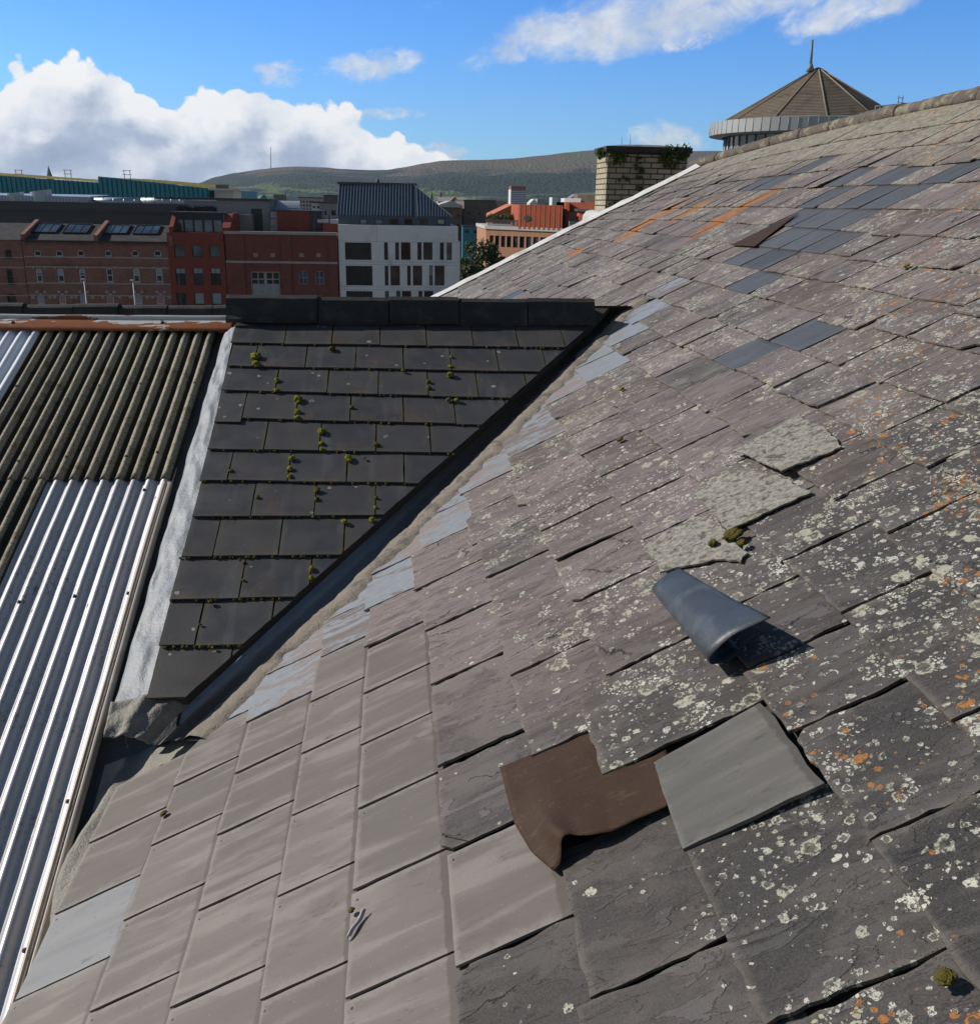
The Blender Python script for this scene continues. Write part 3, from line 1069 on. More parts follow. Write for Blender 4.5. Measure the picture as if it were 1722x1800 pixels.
        # slip of the same length showing as the head lap under the next course is hidden; nothing more to build
cov = covering.build('slate_covering', MATS, roof)
bs = MB()
bs.grid(lambda a, b: (-1.64+2.57*a, -0.2+(min(5.3, (vline(-1.64+2.57*a) if -1.64+2.57*a > -1.28 else 2.66)+.05)+.2)*b, -0.009), 30, 30)
bs.grid(lambda a, b: (sag(.93+2.72*a, -.2+11.2*b), min(-.2+11.2*b, far_edge(.93+2.72*a)-.02), -0.009), 16, 60)
bs.grid(lambda a, b: (-.1+1.05*a, 11.24-vline0(-.1+1.05*a)+(far_edge(-.1+1.05*a)-.02-11.24+vline0(-.1+1.05*a))*b, -0.009), 8, 8)
bs.build('boarding', M['under'], roof)


def px_poly(pts, w=0.0):
    return [uvB(*p, w) for p in pts]


def special_slate(pts, name, mat, label, w_low, w_high, t=.007, amp=.003, step=.025, seed=1, bend=0.0, lowv=0.0):
    rr = random.Random(seed)
    poly = px_poly(pts, (w_low+w_high)/2)
    if area(poly) < 0:
        poly = poly[::-1]
    ua, ub = min(p[0] for p in poly), max(p[0] for p in poly)
    va, vb = min(p[1] for p in poly), max(p[1] for p in poly)
    poly = rough_outline(poly, step, amp, rr)
    mb = MB()

    def wf(a, b):
        s_ = (a-ua)/(ub-ua)
        q = (b-va)/(vb-va)
        return w_low+(w_high-w_low)*s_+bend*(1-s_)**2*(1-q)+lowv*(1-q)
    slab(mb, poly, wf, t, 0, lambda a, b: ((a-ua)/(ub-ua), (b-va)/(vb-va)))
    o = mb.build(name, mat, roof)
    o['label'] = label
    return o


special_slate([(1148, 1340), (1335, 1236), (1362, 1262), (1385, 1300), (1402, 1318), (1420, 1350), (1452, 1384), (1202, 1498)], 'slipped_slate', M['green'],
              'smooth green grey slate that has slipped, black gap below it', .016, .018, .008, .0014, .03, 3, 0, .009)
special_slate([(1288, 797), (1404, 724), (1452, 752), (1478, 782), (1376, 838)], 'crusted_slate', M['lichen'], 'pale lichen crusted slate with a lifted lower edge', .031, .018, .005, .0045, .016, 4, .02)
special_slate([(1220, 872), (1300, 822), (1365, 832), (1424, 862), (1280, 934)], 'crusted_slate', M['lichen'], 'pale lichen crusted slate in the middle of three', .029, .018, .005, .0045, .016, 5)
special_slate([(1132, 964), (1215, 905), (1260, 910), (1312, 968), (1300, 985), (1262, 982), (1160, 1008)], 'crusted_slate', M['lichen'], 'pale lichen crusted slate with moss at its corner', .029, .018, .005, .005, .016, 6)

# brown roofing felt in the hole of the missing slate, its lower corner blown up
def pl(pts, t):
    """point at fraction t of a polyline"""
    L = [0]
    for p, q in zip(pts, pts[1:]):
        L.append(L[-1]+(q-p).length)
    t *= L[-1]
    for i in range(len(pts)-1):
        if t <= L[i+1] or i == len(pts)-2:
            f = (t-L[i])/max(1e-9, L[i+1]-L[i])
            return pts[i].lerp(pts[i+1], f)


def fpt(px, py, w):
    u, v = uvB(px, py, w)
    return Vector((u, v, w))


F_L = [fpt(878, 1350, .012), fpt(882, 1362, .018), fpt(890, 1395, .021), fpt(905, 1450, .026), fpt(932, 1495, .030), fpt(969, 1526, .026)]
F_B = [fpt(969, 1526, .026), fpt(984, 1513, .030), fpt(990, 1484, .044), fpt(1005, 1470, .047), fpt(1040, 1468, .040), fpt(1075, 1462, .030), fpt(1120, 1441, .022), fpt(1176, 1416, .018)]
F_R = [fpt(1165, 1300, .000), fpt(1180, 1350, .008), fpt(1176, 1416, .018)]
F_T = [fpt(878, 1350, .012), fpt(1036, 1286, .000), fpt(1165, 1300, .000)]


def felt_fn(a, b):
    l, r, t, bt = pl(F_L, b), pl(F_R, b), pl(F_T, a), pl(F_B, a)
    q = l.lerp(r, a)+t.lerp(bt, b)-(F_L[0].lerp(F_R[0], a)).lerp(F_L[-1].lerp(F_R[-1], a), b)
    fold = .012*math.exp(-((a-.12-.1*b)/.05)**2)*smooth(.55, 1, b)-.008*math.exp(-((a-.02)/.08)**2)*smooth(.5, 1, b)
    rip = .0015*mnoise.noise(Vector((a*6, b*5, 2)))
    return (q.x, q.y, q.z+fold+rip)


fm = MB()
fm.grid(felt_fn, 34, 26)
fo = fm.build('torn_underlay', M['felt'], roof)
fo['label'] = 'brown roofing felt showing where a slate is missing, corner blown up'
sd = fo.modifiers.new('thick', 'SOLIDIFY')
sd.thickness = .0016
sd.offset = -1
# second, higher missing slate with brown felt
special_slate([(1284, 431), (1344, 401), (1402, 374), (1326, 433)], 'exposed_underlay', M['felt'], 'brown felt patch where a slate is missing high on the roof', .024, .020, .003, .0005, .2, 8)

# white verge flashing along the far gable
vf = MB()
NV_ = 46
for i in range(NV_):
    ua, ub = -0.6+4.08*i/NV_, -0.6+4.08*(i+1)/NV_

    def prof(u):
        wv = .012*mnoise.noise(Vector((u*5, 2, 0)))
        v = far_edge(u)
        wd = .10+.04*mnoise.noise(Vector((u*3.3, 7, 0)))
        us = sag(u, v)
        return [(us, v-wd, .022), (us, v-wd*.55, .034+wv), (us, v+.01, .050+wv), (us, v+.05, .035), (us, v+.05, -.22)]
    A, B_ = prof(ua), prof(ub)
    for q in range(4):
        vf.face([A[q], B_[q], B_[q+1], A[q+1]], 0, None, True)
vf.build('verge_flashing', M['white_flash'], roof)
# ridge pieces: rounded stone ridge tiles bedded on mortar, each a part
rt = random.Random(3)
v = 1.2
UR = 3.62
while v < 10.1:
    ln = rt.uniform(.42, .5)
    mb = MB()
    rad = .052+rt.uniform(-.004, .004)
    dz = rt.uniform(-.003, .003)

    def rf(a, b, v=v, ln=ln, rad=rad, dz=dz):
        vv = v+ln*b*.99
        t = pi*(1.08-1.16*a)
        rr = rad*(1+.16*mnoise.noise(Vector((vv*7, a*5, 3.1)))+.10*mnoise.noise(Vector((vv*21, a*9, 1.1))))
        cu = sag(UR, vv)
        return (cu+.02+cos(t)*rr*1.15, vv, .01+dz+sin(t)*rr*1.0)
    mb.grid(rf, 12, 14)
    o = mb.build('ridge_tile', M['ridge_stone'], roof)
    s2 = o.modifiers.new('thick', 'SOLIDIFY')
    s2.thickness = .015
    v += ln
# far slope behind the ridge and gable wall, so that the roof is a solid
bk = MB()
N_ = 20
for i in range(N_):
    va, vb = -0.2+10.3*i/N_, -0.2+10.3*(i+1)/N_
    pa, pb = sag(UR, va), sag(UR, vb)
    bk.face([(pa+.05, va, .0), (pb+.05, vb, .0), (pb+2.0, vb, -3.0), (pa+2.0, va, -3.0)])
bk.build('far_slope', M['slate'], roof)

# lead / mortar valley
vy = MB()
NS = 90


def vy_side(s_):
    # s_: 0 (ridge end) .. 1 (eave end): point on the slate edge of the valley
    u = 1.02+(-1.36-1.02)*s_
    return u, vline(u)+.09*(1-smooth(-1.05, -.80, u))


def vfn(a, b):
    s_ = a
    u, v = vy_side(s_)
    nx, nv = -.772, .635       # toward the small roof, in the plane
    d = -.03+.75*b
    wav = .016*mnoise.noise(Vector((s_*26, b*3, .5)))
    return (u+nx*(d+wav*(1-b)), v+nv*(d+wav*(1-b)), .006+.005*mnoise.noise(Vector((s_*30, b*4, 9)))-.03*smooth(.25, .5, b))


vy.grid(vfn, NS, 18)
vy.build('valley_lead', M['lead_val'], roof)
vm_ = MB()


def mfn(a, b):
    u, v = vy_side(a)
    nx, nv = -.772, .635
    e0 = -.060+.045*mnoise.noise(Vector((a*40, 3, 1)))+.015*mnoise.noise(Vector((a*120, 3, 1)))
    e1 = .090+.045*mnoise.noise(Vector((a*30, 8, 2)))+.012*mnoise.noise(Vector((a*110, 5, 4)))
    d = e0+(e1-e0)*b
    hgt_ = .024*sin(pi*b)**.6+.004*mnoise.noise(Vector((a*160, b*6, 2)))
    return (u+nx*d, v+nv*d, .004+hgt_)


vm_.grid(mfn, 220, 7)
vm_.build('cement_fillet', M['mortar'], roof)

# ================================================================== THE SMALL DARK ROOF
small = empty('small_slate_roof', None, 'small dark slate roof with black ridge tiles and mossy joints, left of the large roof', 'roof', mat=MAT_D)
LEFT = [(409, 577), (411, 607), (400, 647), (390, 690), (380, 738), (365, 793), (352, 848), (342, 912), (317, 983), (302, 1058), (279, 1140), (262, 1232)]
RIGHT = [(1040, 572), (992, 615), (946, 658), (898, 704), (850, 751), (799, 801), (740, 854), (672, 910), (601, 979), (519, 1054), (424, 1137), (328, 1230)]
ROWJ = [[(501, 600), (584, 598), (668, 598), (749, 598), (830, 596), (908, 596), (988, 596)],
        [(450, 630), (538, 635), (625, 639), (709, 642), (792, 639), (875, 642), (956, 634)],
        [(487, 674), (576, 681), (665, 681), (752, 683), (838, 682), (923, 670)],
        [(432, 709), (522, 721), (616, 725), (709, 728), (799, 730), (887, 712)],
        [(468, 769), (563, 772), (661, 776), (756, 776)],
        [(405, 825), (509, 825), (610, 825), (710, 830)],
        [(447, 876), (555, 876), (660, 874)],
        [(382, 946), (494, 946), (605, 949)],
        [(427, 1019), (547, 1007)],
        [(352, 1097), (481, 1073)],
        [(409, 1147)]]
Lx = [xsD(*p) for p in LEFT]
Rx = [xsD(*p) for p in RIGHT]
VA, VB_ = xsD(1046, 566), xsD(326, 1232)
vdx, vds = VB_[0]-VA[0], VB_[1]-VA[1]
vl = sqrt(vdx*vdx+vds*vds)
# keep points on the left of the valley cut
va_, vb_ = vds/vl, -vdx/vl
if va_*(-5)+vb_*0-(va_*VA[0]+vb_*VA[1]) > 0:
    va_, vb_ = -va_, -vb_
vc_ = va_*VA[0]+vb_*VA[1]
dk = MB()
for r in range(11):
    def lin(p, q, x):
        return p[1]+(q[1]-p[1])*(x-p[0])/(q[0]-p[0])
    xl = (Lx[r][0]+Lx[r+1][0])/2
    xs_ = [xl]+[xsD(*p)[0] for p in ROWJ[r]]+[max(Rx[r][0], Rx[r+1][0])+.12]
    for j in range(len(xs_)-1):
        rr = random.Random(r*71+j)
        a, b_ = xs_[j]+(.0025 if j else 0), xs_[j+1]-.0025
        slip = -.035 if (r == 3 and j == 0) else rr.uniform(-.003, .003)
        lo0, lo1 = lin(Lx[r+1], Rx[r+1], a)+slip, lin(Lx[r+1], Rx[r+1], b_)+slip
        hi0, hi1 = lin(Lx[r], Rx[r], a)+.06, lin(Lx[r], Rx[r], b_)+.06
        poly = [(a, lo0), (b_, lo1), (b_, hi1), (a, hi0)]
        poly = clip(poly, va_, vb_, vc_)
        if len(poly) < 3 or abs(area(poly)) < .0006:
            continue
        poly = rough_outline(poly, .03, .0007, rr)
        tv = rr.uniform(-.0015, .0015)
        lm, hm = (lo0+lo1)/2, (hi0+hi1)/2

        def wf(x, s_, lm=lm, hm=hm, tv=tv, a=a, b_=b_):
            q = (s_-lm)/(hm-lm)
            return .006+.011*(1-q)-.003*q+tv*((x-a)/(b_-a)-.5)*2
        slab(dk, poly, wf, .0065, 0, lambda x, s_, a=a, b_=b_, lm=lm, hm=hm: ((x-a)/(b_-a), (s_-lm)/(hm-lm-.06)))
dk.build('slate_covering', M['dark'], small)
# board under the slates, cut along the valley, with a dark fascia at the cut edge
bd = MB()
poly = [(Lx[0][0], Lx[0][1]+.2), (Lx[-1][0]+.0, Lx[-1][1]+.02), (VB_[0], VB_[1]+.02), (VA[0], VA[1]), (VA[0]+.12, VA[1]+.2)]
poly = clip(poly, va_, vb_, vc_-.004)
if area(poly) < 0:
    poly = poly[::-1]
bd.prism([(a, b, -.045) for a, b in poly], [(a, b, -.009) for a, b in poly])
bd.build('boarding', M['under'], small)
# moss packed under the row edges: thin irregular rolls
mo = MB()
for r in range(1, 11):
    for q in range(34):
        rr = random.Random(r*91+q)
        f = rr.random()
        x = Lx[r][0]+(Rx[r][0]-Lx[r][0])*f
        s_ = Lx[r][1]+(Rx[r][1]-Lx[r][1])*f
        if rr.random() < .55:
            mo.blob((x, s_-.004, .010), rr.uniform(.004, .009), .8, r*50+q, 0, .4, 5, 7)
mo.build('joint_moss', M['moss_brown'], small)['kind'] = 'stuff'
# ridge tiles: angular black cappings
RP = [397, 559, 684, 807, 927, 1045]
rtiles = []
core = MB()
sr0 = xsD(700, 572)[1]
core.prism([(xsD(400, 573)[0]+.01, sr0+q, w) for q, w in ((.03, .0), (.05, .06), (.09, .10), (.12, .085), (.25, -.05))][::-1], [(xsD(1043, 573)[0]-.01, sr0+q, w) for q, w in ((.03, .0), (.05, .06), (.09, .10), (.12, .085), (.25, -.05))][::-1])
core.build('ridge_bedding', M['under'], small)
sr = xsD(700, 572)[1]
for i in range(5):
    xa, xb = xsD(RP[i], 573)[0], xsD(RP[i+1], 573)[0]
    mb = MB()
    dz = [.009, 0, .006, -.002, .004][i]
    ring = [(sr-.016, .010), (sr-.014, .032), (sr+.010, .044), (sr+.030, .062), (sr+.072, .108), (sr+.105, .112), (sr+.135, .095), (sr+.30, -.06), (sr+.27, -.06), (sr+.11, .08)]
    A = [(xa+.004, s_, w+dz) for s_, w in ring]
    # noisy cast ring, subdivided along the length
    K_ = 6
    rings = []
    for q in range(K_+1):
        x = xa+.003+(xb-xa-.006)*q/K_
        rings.append([(x, s_+.003*mnoise.noise(Vector((x*7, s_*5, i))), w+dz+.004*mnoise.noise(Vector((x*6, s_*9, i+4)))) for s_, w in ring])
    n = len(ring)
    for q in range(K_):
        for e in range(n):
            e2 = (e+1) % n
            mb.face([rings[q][e], rings[q+1][e], rings[q+1][e2], rings[q][e2]])
    mb.face(rings[0][::-1])
    mb.face(rings[-1])
    mb.build('ridge_tile', M['ridge'], small)
# back slope of the small roof
bb = MB()
bb.face([(Lx[0][0]-.05, sr+.24, -.0), (VA[0]+.25, sr+.24, -.0), (VA[0]+.25, sr+2.2, -2.2), (Lx[0][0]-.05, sr+2.2, -2.2)])
bb.build('far_slope', M['dark'], small)
# lead verge flashing on the left edge of the small roof
lf = MB()


def lfn(a, b):
    s_ = Lx[0][1]+.03+(Lx[-1][1]-Lx[0][1]-.01)*a
    xr = Lx[0][0]+(Lx[-1][0]-Lx[0][0])*a+.012
    wd = .078+.080*a+.010*mnoise.noise(Vector((a*13, 4, 0)))
    x = xr-wd*(1-b)
    crease = (.011*mnoise.noise(Vector((a*18, b*2.3, 5)))+.006*mnoise.noise(Vector((a*44, b*5, 2))))*smooth(1, .8, b)
    return (x, s_, -.004-.060*(1-b)**1.3+crease-.05*smooth(.10, .0, b))


lf.grid(lfn, 110, 14)
lf.build('verge_lead', M['lead_v'], small)

# ================================================================== CORRUGATED ROOF
corr = empty('corrugated_roof', None, 'corrugated lean-to roof of metal and mossy sheets under a rusty ridge flashing', 'roof', mat=MAT_C)
PIT = .0665*KC
XR = -1.0*KC


def corr_sheet(name, mat, xa, xb, s0, s1, w, amp, ns=16, label=None, wob=.0):
    mb = MB()
    nx = max(8, int((xb-xa)/PIT*12))

    def f(a, b):
        x = xa+(xb-xa)*a
        s_ = s0+(s1-s0)*b
        x2 = x+(-.035*KC)*smooth(0, 2.2, 4.9-s_)
        h = amp*cos(2*pi*(x-XR+.012)/PIT)
        h = amp*(abs(h/amp)**.9)*(1 if h > 0 else -1)
        return (x2+wob*mnoise.noise(Vector((s_*3, x*2, 0))), s_, w+h+.0025*mnoise.noise(Vector((x*3, s_*2, 3)))+.0012*mnoise.noise(Vector((x*22, s_*7, 8))))
    mb.grid(f, nx, ns)
    o = mb.build(name, mat, corr)
    sm = o.modifiers.new('thick', 'SOLIDIFY')
    sm.thickness = .004
    sm.offset = -1
    if label:
        o['label'] = label
    return o


sT = xsC(200, 586)[1]
sA = xsC(195, 839)[1]
sCb = xsC(0, 719)[1]
AMP = .0105
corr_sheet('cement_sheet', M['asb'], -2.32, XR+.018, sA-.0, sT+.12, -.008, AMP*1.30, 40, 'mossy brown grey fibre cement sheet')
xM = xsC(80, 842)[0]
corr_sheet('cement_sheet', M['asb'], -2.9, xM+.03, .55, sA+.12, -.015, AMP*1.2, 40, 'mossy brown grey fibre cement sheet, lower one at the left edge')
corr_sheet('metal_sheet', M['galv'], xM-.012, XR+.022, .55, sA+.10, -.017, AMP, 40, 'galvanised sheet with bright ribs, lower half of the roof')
xcl = xsC(60, 600)[0]
corr_sheet('plastic_sheet', M['white_sheet'], xcl-.62, xcl+.004, sA+.05, sT+.12, -.001, AMP, 14, 'pale plastic sheet at the top left')
# fixings
scr = [(22, 679), (93, 678), (163, 678), (257, 675), (351, 673), (373, 679), (23, 811), (105, 803), (210, 802), (287, 795), (24, 1058), (121, 1048), (212, 1043), (105, 1409), (29, 1671), (266, 861)]
for i, (px, py) in enumerate(scr):
    x, s_ = xsC(px, py, .004)
    kk = round((x+(.035*KC)*smooth(0, 2.2, 4.9-s_)-XR+.012)/PIT)
    xx = kk*PIT+XR-.012-(.035*KC)*smooth(0, 2.2, 4.9-s_)
    if xx > XR+.01:
        continue
    mb = MB()
    h0 = AMP-.009
    mb.tube([(xx, s_, h0), (xx, s_, h0+.004)], [.0085, .0075], 10)
    mb.tube([(xx, s_, h0+.003), (xx, s_, h0+.010)], [.0045, .0038], 6)
    mb.build('roofing_screw', M['screw'], corr)
# cream roll along the right edge of the metal sheet
et = MB()
for off, rad, w in ((.022, .006, .010), (.042, .015, -.004)):
    et.tube([(XR+off-.022-(.035*KC)*smooth(0, 2.2, 4.9-q)-.0, q, w) for q in [sA-.05-(sA-.6)*t/14 for t in range(15)]], rad, 10)
et.build('edge_trim', M['tan'], corr)
gb = MB()
s_ap = xsC(182, 1296)[1]
gb.grid(lambda a, b: (XR-.05+(.085+.215*smooth(s_ap-.06, s_ap+.04, .9+(sT-.8)*b))*a-.03*(1-b), .9+(sT-.8)*b, -.045-.02*a+.006*mnoise.noise(Vector((a*4, b*14, 1)))), 6, 60)
gb.build('gutter_board', M['lead_val'], corr)
# rusty ridge flashing: bent sheet with a rolled top
fl0, fl1 = xsC(-60, 583)[0]-.4, xsC(408, 578)[0]+.02
sfl = xsC(200, 583)[1]
rf_ = MB()
prof = [(-.012, .012), (-.010, .018), (.082, .026), (.092, .024), (.096, .036), (.108, .042), (.120, .037), (.126, .02)]


def rfn(a, b):
    x = fl0+(fl1-fl0)*a
    i = b*(len(prof)-1)
    j = min(int(i), len(prof)-2)
    t = i-j
    s_ = prof[j][0]+(prof[j+1][0]-prof[j][0])*t
    w = prof[j][1]+(prof[j+1][1]-prof[j][1])*t
    return (x, sfl+s_+.004*mnoise.noise(Vector((x*4, 0, 0))), w+.004*mnoise.noise(Vector((x*3, s_*8, 0))))


rf_.grid(rfn, 60, 21)
ro = rf_.build('ridge_flashing', M['rust'], corr)
ro['label'] = 'rusty orange ridge flashing with flaking white paint'
ro.modifiers.new('thick', 'SOLIDIFY').thickness = .003
for px in (24, 286):
    x, s_ = xsC(px, 568, .04)
    mb = MB()
    mb.tube([(x, s_, .040), (x, s_, .052)], [.011, .008], 10)
    mb.build('roofing_screw', M['screw'], corr)
# black ridge tiles behind the flashing
RB = [-90, 42, 130, 210, 295, 375, 402]
sb = sfl+.165
for i in range(6):
    xa, xb = xsC(RB[i], 560)[0], xsC(RB[i+1], 560)[0]
    mb = MB()
    ring = [(sb-.050, -.01), (sb-.048, .010), (sb-.03, .014), (sb+.004, .052), (sb+.022, .056), (sb+.05, .048), (sb+.22, -.08), (sb+.19, -.08)]
    dz = random.Random(i).uniform(-.004, .006)
    mb.prism([(xa+.002, s_, w+dz) for s_, w in ring][::-1], [(xb-.002, s_, w+dz+.004) for s_, w in ring][::-1])
    mb.build('ridge_tile', M['ridge'], corr)

# ---- stained lead apron at the foot of the small roof and lead gutter beside the eave
ap = MB()


def apfn(a, b):
    # a: along from left to right, b: down slope
    tl, tr = toB(Vector(OD)+Vector((1, 0, 0))*Lx[-1][0]*1.08+ED*(Lx[-1][1]+.06)+ND*-.03), None
    L0 = Vector((*xsD(195, 1235, -.02), -.02))
    R0 = Vector((*xsD(345, 1215, -.03), -.03))
    L1 = Vector((*xsD(182, 1296, -.02), -.02))
    R1 = Vector((*xsD(262, 1300, -.03), -.03))
    p = L0.lerp(R0, a).lerp(L1.lerp(R1, a), b)
    cr = .012*mnoise.noise(Vector((a*5, b*3, 1)))+.016*math.exp(-((a-.42)/.12)**2)+.004*mnoise.noise(Vector((a*20, b*20, 4)))
    return (p.x, p.y+.008*mnoise.noise(Vector((a*7, 3, 0)))*b, p.z+cr-.025*smooth(.8, 1, a))


ap.grid(apfn, 30, 16)
ao = ap.build('apron_lead', M['lead_dark'], small)
ao.modifiers.new('thick', 'SOLIDIFY').thickness = .004
gm = MB()


def gfn(a, b):
    # lead lining between the metal sheet and the eave of the large roof
    v = 3.15-1.95*a
    u = -1.98+.80*b
    fc = -1.715+.035*sin(v*5)+.02*mnoise.noise(Vector((v*6, 1, 1)))
    fold = .030*math.exp(-((u-fc)/.032)**2)
    low = -.10*smooth(-1.74, -1.86, u)*(smooth(2.7, 2.3, v))-.75*smooth(2.45, 1.2, v)*smooth(-1.655, -1.80, u)
    return (u, v, -.022+fold+low+.006*mnoise.noise(Vector((u*14, v*8, 2)))+.003*mnoise.noise(Vector((u*40, v*30, 2))))


gm.grid(gfn, 80, 60)
gm.build('gutter_lead', M['lead_dark'], roof)
fa = MB()
fa.box(-1.665, -1.640, -.2, 2.72, -.40, -.012)
fa.build('fascia_board', M['under'], roof)

# ================================================================== SMALL THINGS ON THE ROOFS
# curled rubber sheet
def roll_fn(a, b):
    # a: 0 near, open end .. 1 far end; b: 0 free upper edge .. 1 lower tucked edge
    near = [(.292, .100), (.150, .112), (.078, .020), (.215, .020)]
    far = [(.212, .066), (.125, .070), (.075, .020), (.200, .020)]
    q = []
    for n_, f_ in zip(near, far):
        q.append(Vector((n_[0]+(f_[0]-n_[0])*a, n_[1]+(f_[1]-n_[1])*a)))
    t = 1-b
    p = q[0]*t**3+q[1]*3*t*t*b+q[2]*3*t*b*b+q[3]*b**3
    v = 1.735+(2.150-1.735)*a-.03*(1-b)*(1-a)+.02*b+.006*mnoise.noise(Vector((b*4, a*2, 1)))
    w = p.y+.003*mnoise.noise(Vector((b*5, a*4, 7)))+.010*sin(pi*a)*(1-b)**2*-.6
    return (p.x, v, max(w, .021))


rm = MB()
rm.grid(roll_fn, 14, 48)
rs = rm.build('rubber_flap', M['rubber'])
rs.matrix_world = MAT_B
tag(rs, 'curled dark grey rubber sheet standing up from the large slate roof', 'roofing sheet')
rs.modifiers.new('thick', 'SOLIDIFY').thickness = .003

MOSS = [(450, 628, 20, 1), (450, 640, 16, 1), (523, 702, 16, 1), (523, 724, 14, 1), (523, 735, 12, 1), (565, 760, 15, 1), (565, 780, 12, 1), (566, 790, 10, 1), (661, 783, 13, 0), (612, 805, 15, 1),
        (512, 806, 12, 1), (510, 823, 12, 1), (509, 838, 11, 1), (753, 671, 9, 0), (753, 682, 11, 0), (791, 660, 15, 1), (792, 645, 9, 1), (793, 627, 7, 1), (558, 861, 13, 0), (556, 877, 10, 0),
        (487, 668, 11, 1), (486, 686, 10, 1), (583, 614, 13, 0), (618, 716, 9, 0), (661, 875, 9, 0), (660, 893, 9, 1), (654, 913, 14, 1), (606, 918, 13, 1), (548, 1000, 12, 1), (547, 1015, 11, 1),
        (406, 828, 10, 0), (453, 873, 8, 0), (422, 984, 9, 0), (370, 1058, 12, 0), (428, 1020, 8, 0), (352, 1098, 8, 0), (374, 1138, 8, 1), (640, 806, 6, 0), (709, 652, 8, 0), (803, 704, 12, 1), (788, 703, 10, 0)]
for i, (px, py, r_, g_) in enumerate(MOSS):
    x, s_ = xsD(px, py, .016)
    d = sqrt(x*x+s_*s_)
    rad = r_*.5*s_*1.04/F0*1.05
    mb = MB()
    rr = random.Random(i*7+1)
    mb.blob((0, 0, 0), rad*.85, .6, i, 0, .55, 12, 16)
    for q in range(3 if rad > .008 else 1):
        mb.blob((rr.uniform(-.5, .5)*rad, rr.uniform(-1.1, 1.1)*rad, -rad*.15), rad*rr.uniform(.4, .7), .6, i*5+q+60, 0, .55, 9, 12)
    o = mb.build('moss_cushion', M['moss'] if g_ else M['moss_brown'])
    o.matrix_world = MAT_D @ Matrix.Translation((x, s_, .016+rad*.2))
    size = 'large' if r_ >= 15 else ('middle sized' if r_ >= 11 else 'small')
    tag(o, size+(' bright green' if g_ else ' brownish')+' moss cushion in a slate joint of the small dark roof', 'moss', 'moss cushions on the dark slates')
for i, (px, py, r_, g_, lab) in enumerate([(1288, 945, 32, 0, 'round olive moss cushion by the lichen crusted slate, larger of three'), (1304, 958, 18, 0, 'small olive moss cushion right of the largest one by the crusted slate'),
                                           (1254, 958, 17, 0, 'small olive moss cushion left of the largest one by the crusted slate'), (1660, 1718, 30, 0, 'grey green moss tuft among white lichens at the lower right'),
                                           (1592, 468, 10, 1, 'green moss tuft on the upper right slates'), (1090, 772, 12, 0, 'dark brown moss dot on the middle slates'), (1092, 684, 10, 1, 'thin green moss tuft at a slate edge above the middle'),
                                           (288, 1430, 12, 0, 'dark dry moss clump in the joint of the smooth grey slates at left'), (618, 1600, 11, 0, 'dark dry moss clump above the pale scrap')]):
    u, v = uvB(px, py, .022)
    rad = r_*.5*sqrt(u*u+v*v+1)/F0
    mb = MB()
    mb.blob((0, 0, 0), rad, .5, i+90, 0, .5, 12, 16)
    if r_ > 25:
        mb.blob((rad*.7, -rad*.3, 0), rad*.55, .6, i+140, 0, .4, 8, 10)
    o = mb.build('moss_cushion', M['moss_brown'] if not g_ else M['moss'])
    o.matrix_world = MAT_B @ Matrix.Translation((u, v, (.028 if 1250 < px < 1310 and py > 900 and py < 1000 else .022)+rad*.1))
    tag(o, lab, 'moss')
# pale scrap of plastic, nail in a slate
sc_ = MB()
pa, pb = Vector((*uvB(612, 1648, .02), .017)), Vector((*uvB(640, 1602, .02), .019))
sc_.grid(lambda a, b: pa.lerp(pb, a)+Vector((.010*(b-.5)*(1-.5*abs(a-.6)), 0.006*(b-.5), .006*sin(b*pi)+.002*sin(a*7))), 14, 6)
o = sc_.build('plastic_scrap', simple('pale_plastic', (0.45, 0.43, 0.44), .5, .2, 40))
o.matrix_world = MAT_B
tag(o, 'twisted pale plastic scrap lying on the smooth grey slates', 'litter')
o.modifiers.new('thick', 'SOLIDIFY').thickness = .0015
for px0, py0, px1, py1, lab in ((779, 1466, 808, 1467, 'thin steel nail sticking out of the dark slate left of the brown felt'),):
    p, q = uvB(px0, py0, .022), uvB(px1, py1, .034)
    mb = MB()
    mb.tube([(p[0], p[1], .020), (q[0], q[1], .034)], [.0014, .0014], 6)
    mb.tube([(p[0]-.001, p[1], .020), (p[0], p[1], .0225)], [.003, .003], 8)
    o = mb.build('nail', M['screw'])
    o.matrix_world = MAT_B
    tag(o, lab, 'nail')

# ================================================================== THE CITY BEYOND
M['ground'] = simple('ground', (0.13, 0.125, 0.115), 0.9, 0.3, .05, 0, .1)
M['road'] = simple('asphalt', (0.05, 0.05, 0.052), 0.9, 0.2, .4)
M['brick'] = brick_mat('old_red_brick', (0.29, 0.095, 0.068), (0.37, 0.145, 0.108), (0.27, 0.20, 0.17), dirt=.4, vary=-.1)
M['brick_dark'] = brick_mat('deep_red_brick', (0.215, 0.056, 0.042), (0.25, 0.072, 0.052), (0.23, 0.10, 0.085), dirt=.25)
M['brick_orange'] = brick_mat('orange_brick', (0.46, 0.21, 0.115), (0.40, 0.18, 0.10), (0.42, 0.27, 0.18), dirt=.2)
M['brick_brown'] = brick_mat('brown_brick', (0.16, 0.115, 0.085), (0.20, 0.14, 0.10), (0.19, 0.155, 0.125), dirt=.35)
M['red'] = simple('red_cladding', (0.24, 0.052, 0.032), .75, .12, .5, 0, .1)
M['cream'] = simple('pale_stone_trim', (0.40, 0.36, 0.33), .85, .25, 2)
M['frame_w'] = simple('white_window_frame', (0.55, 0.55, 0.56), .5, .08, 3)
M['frame_d'] = simple('dark_window_frame', (0.03, 0.032, 0.036), .5, .1, 3)
M['glass'] = glass_mat('window_glass')
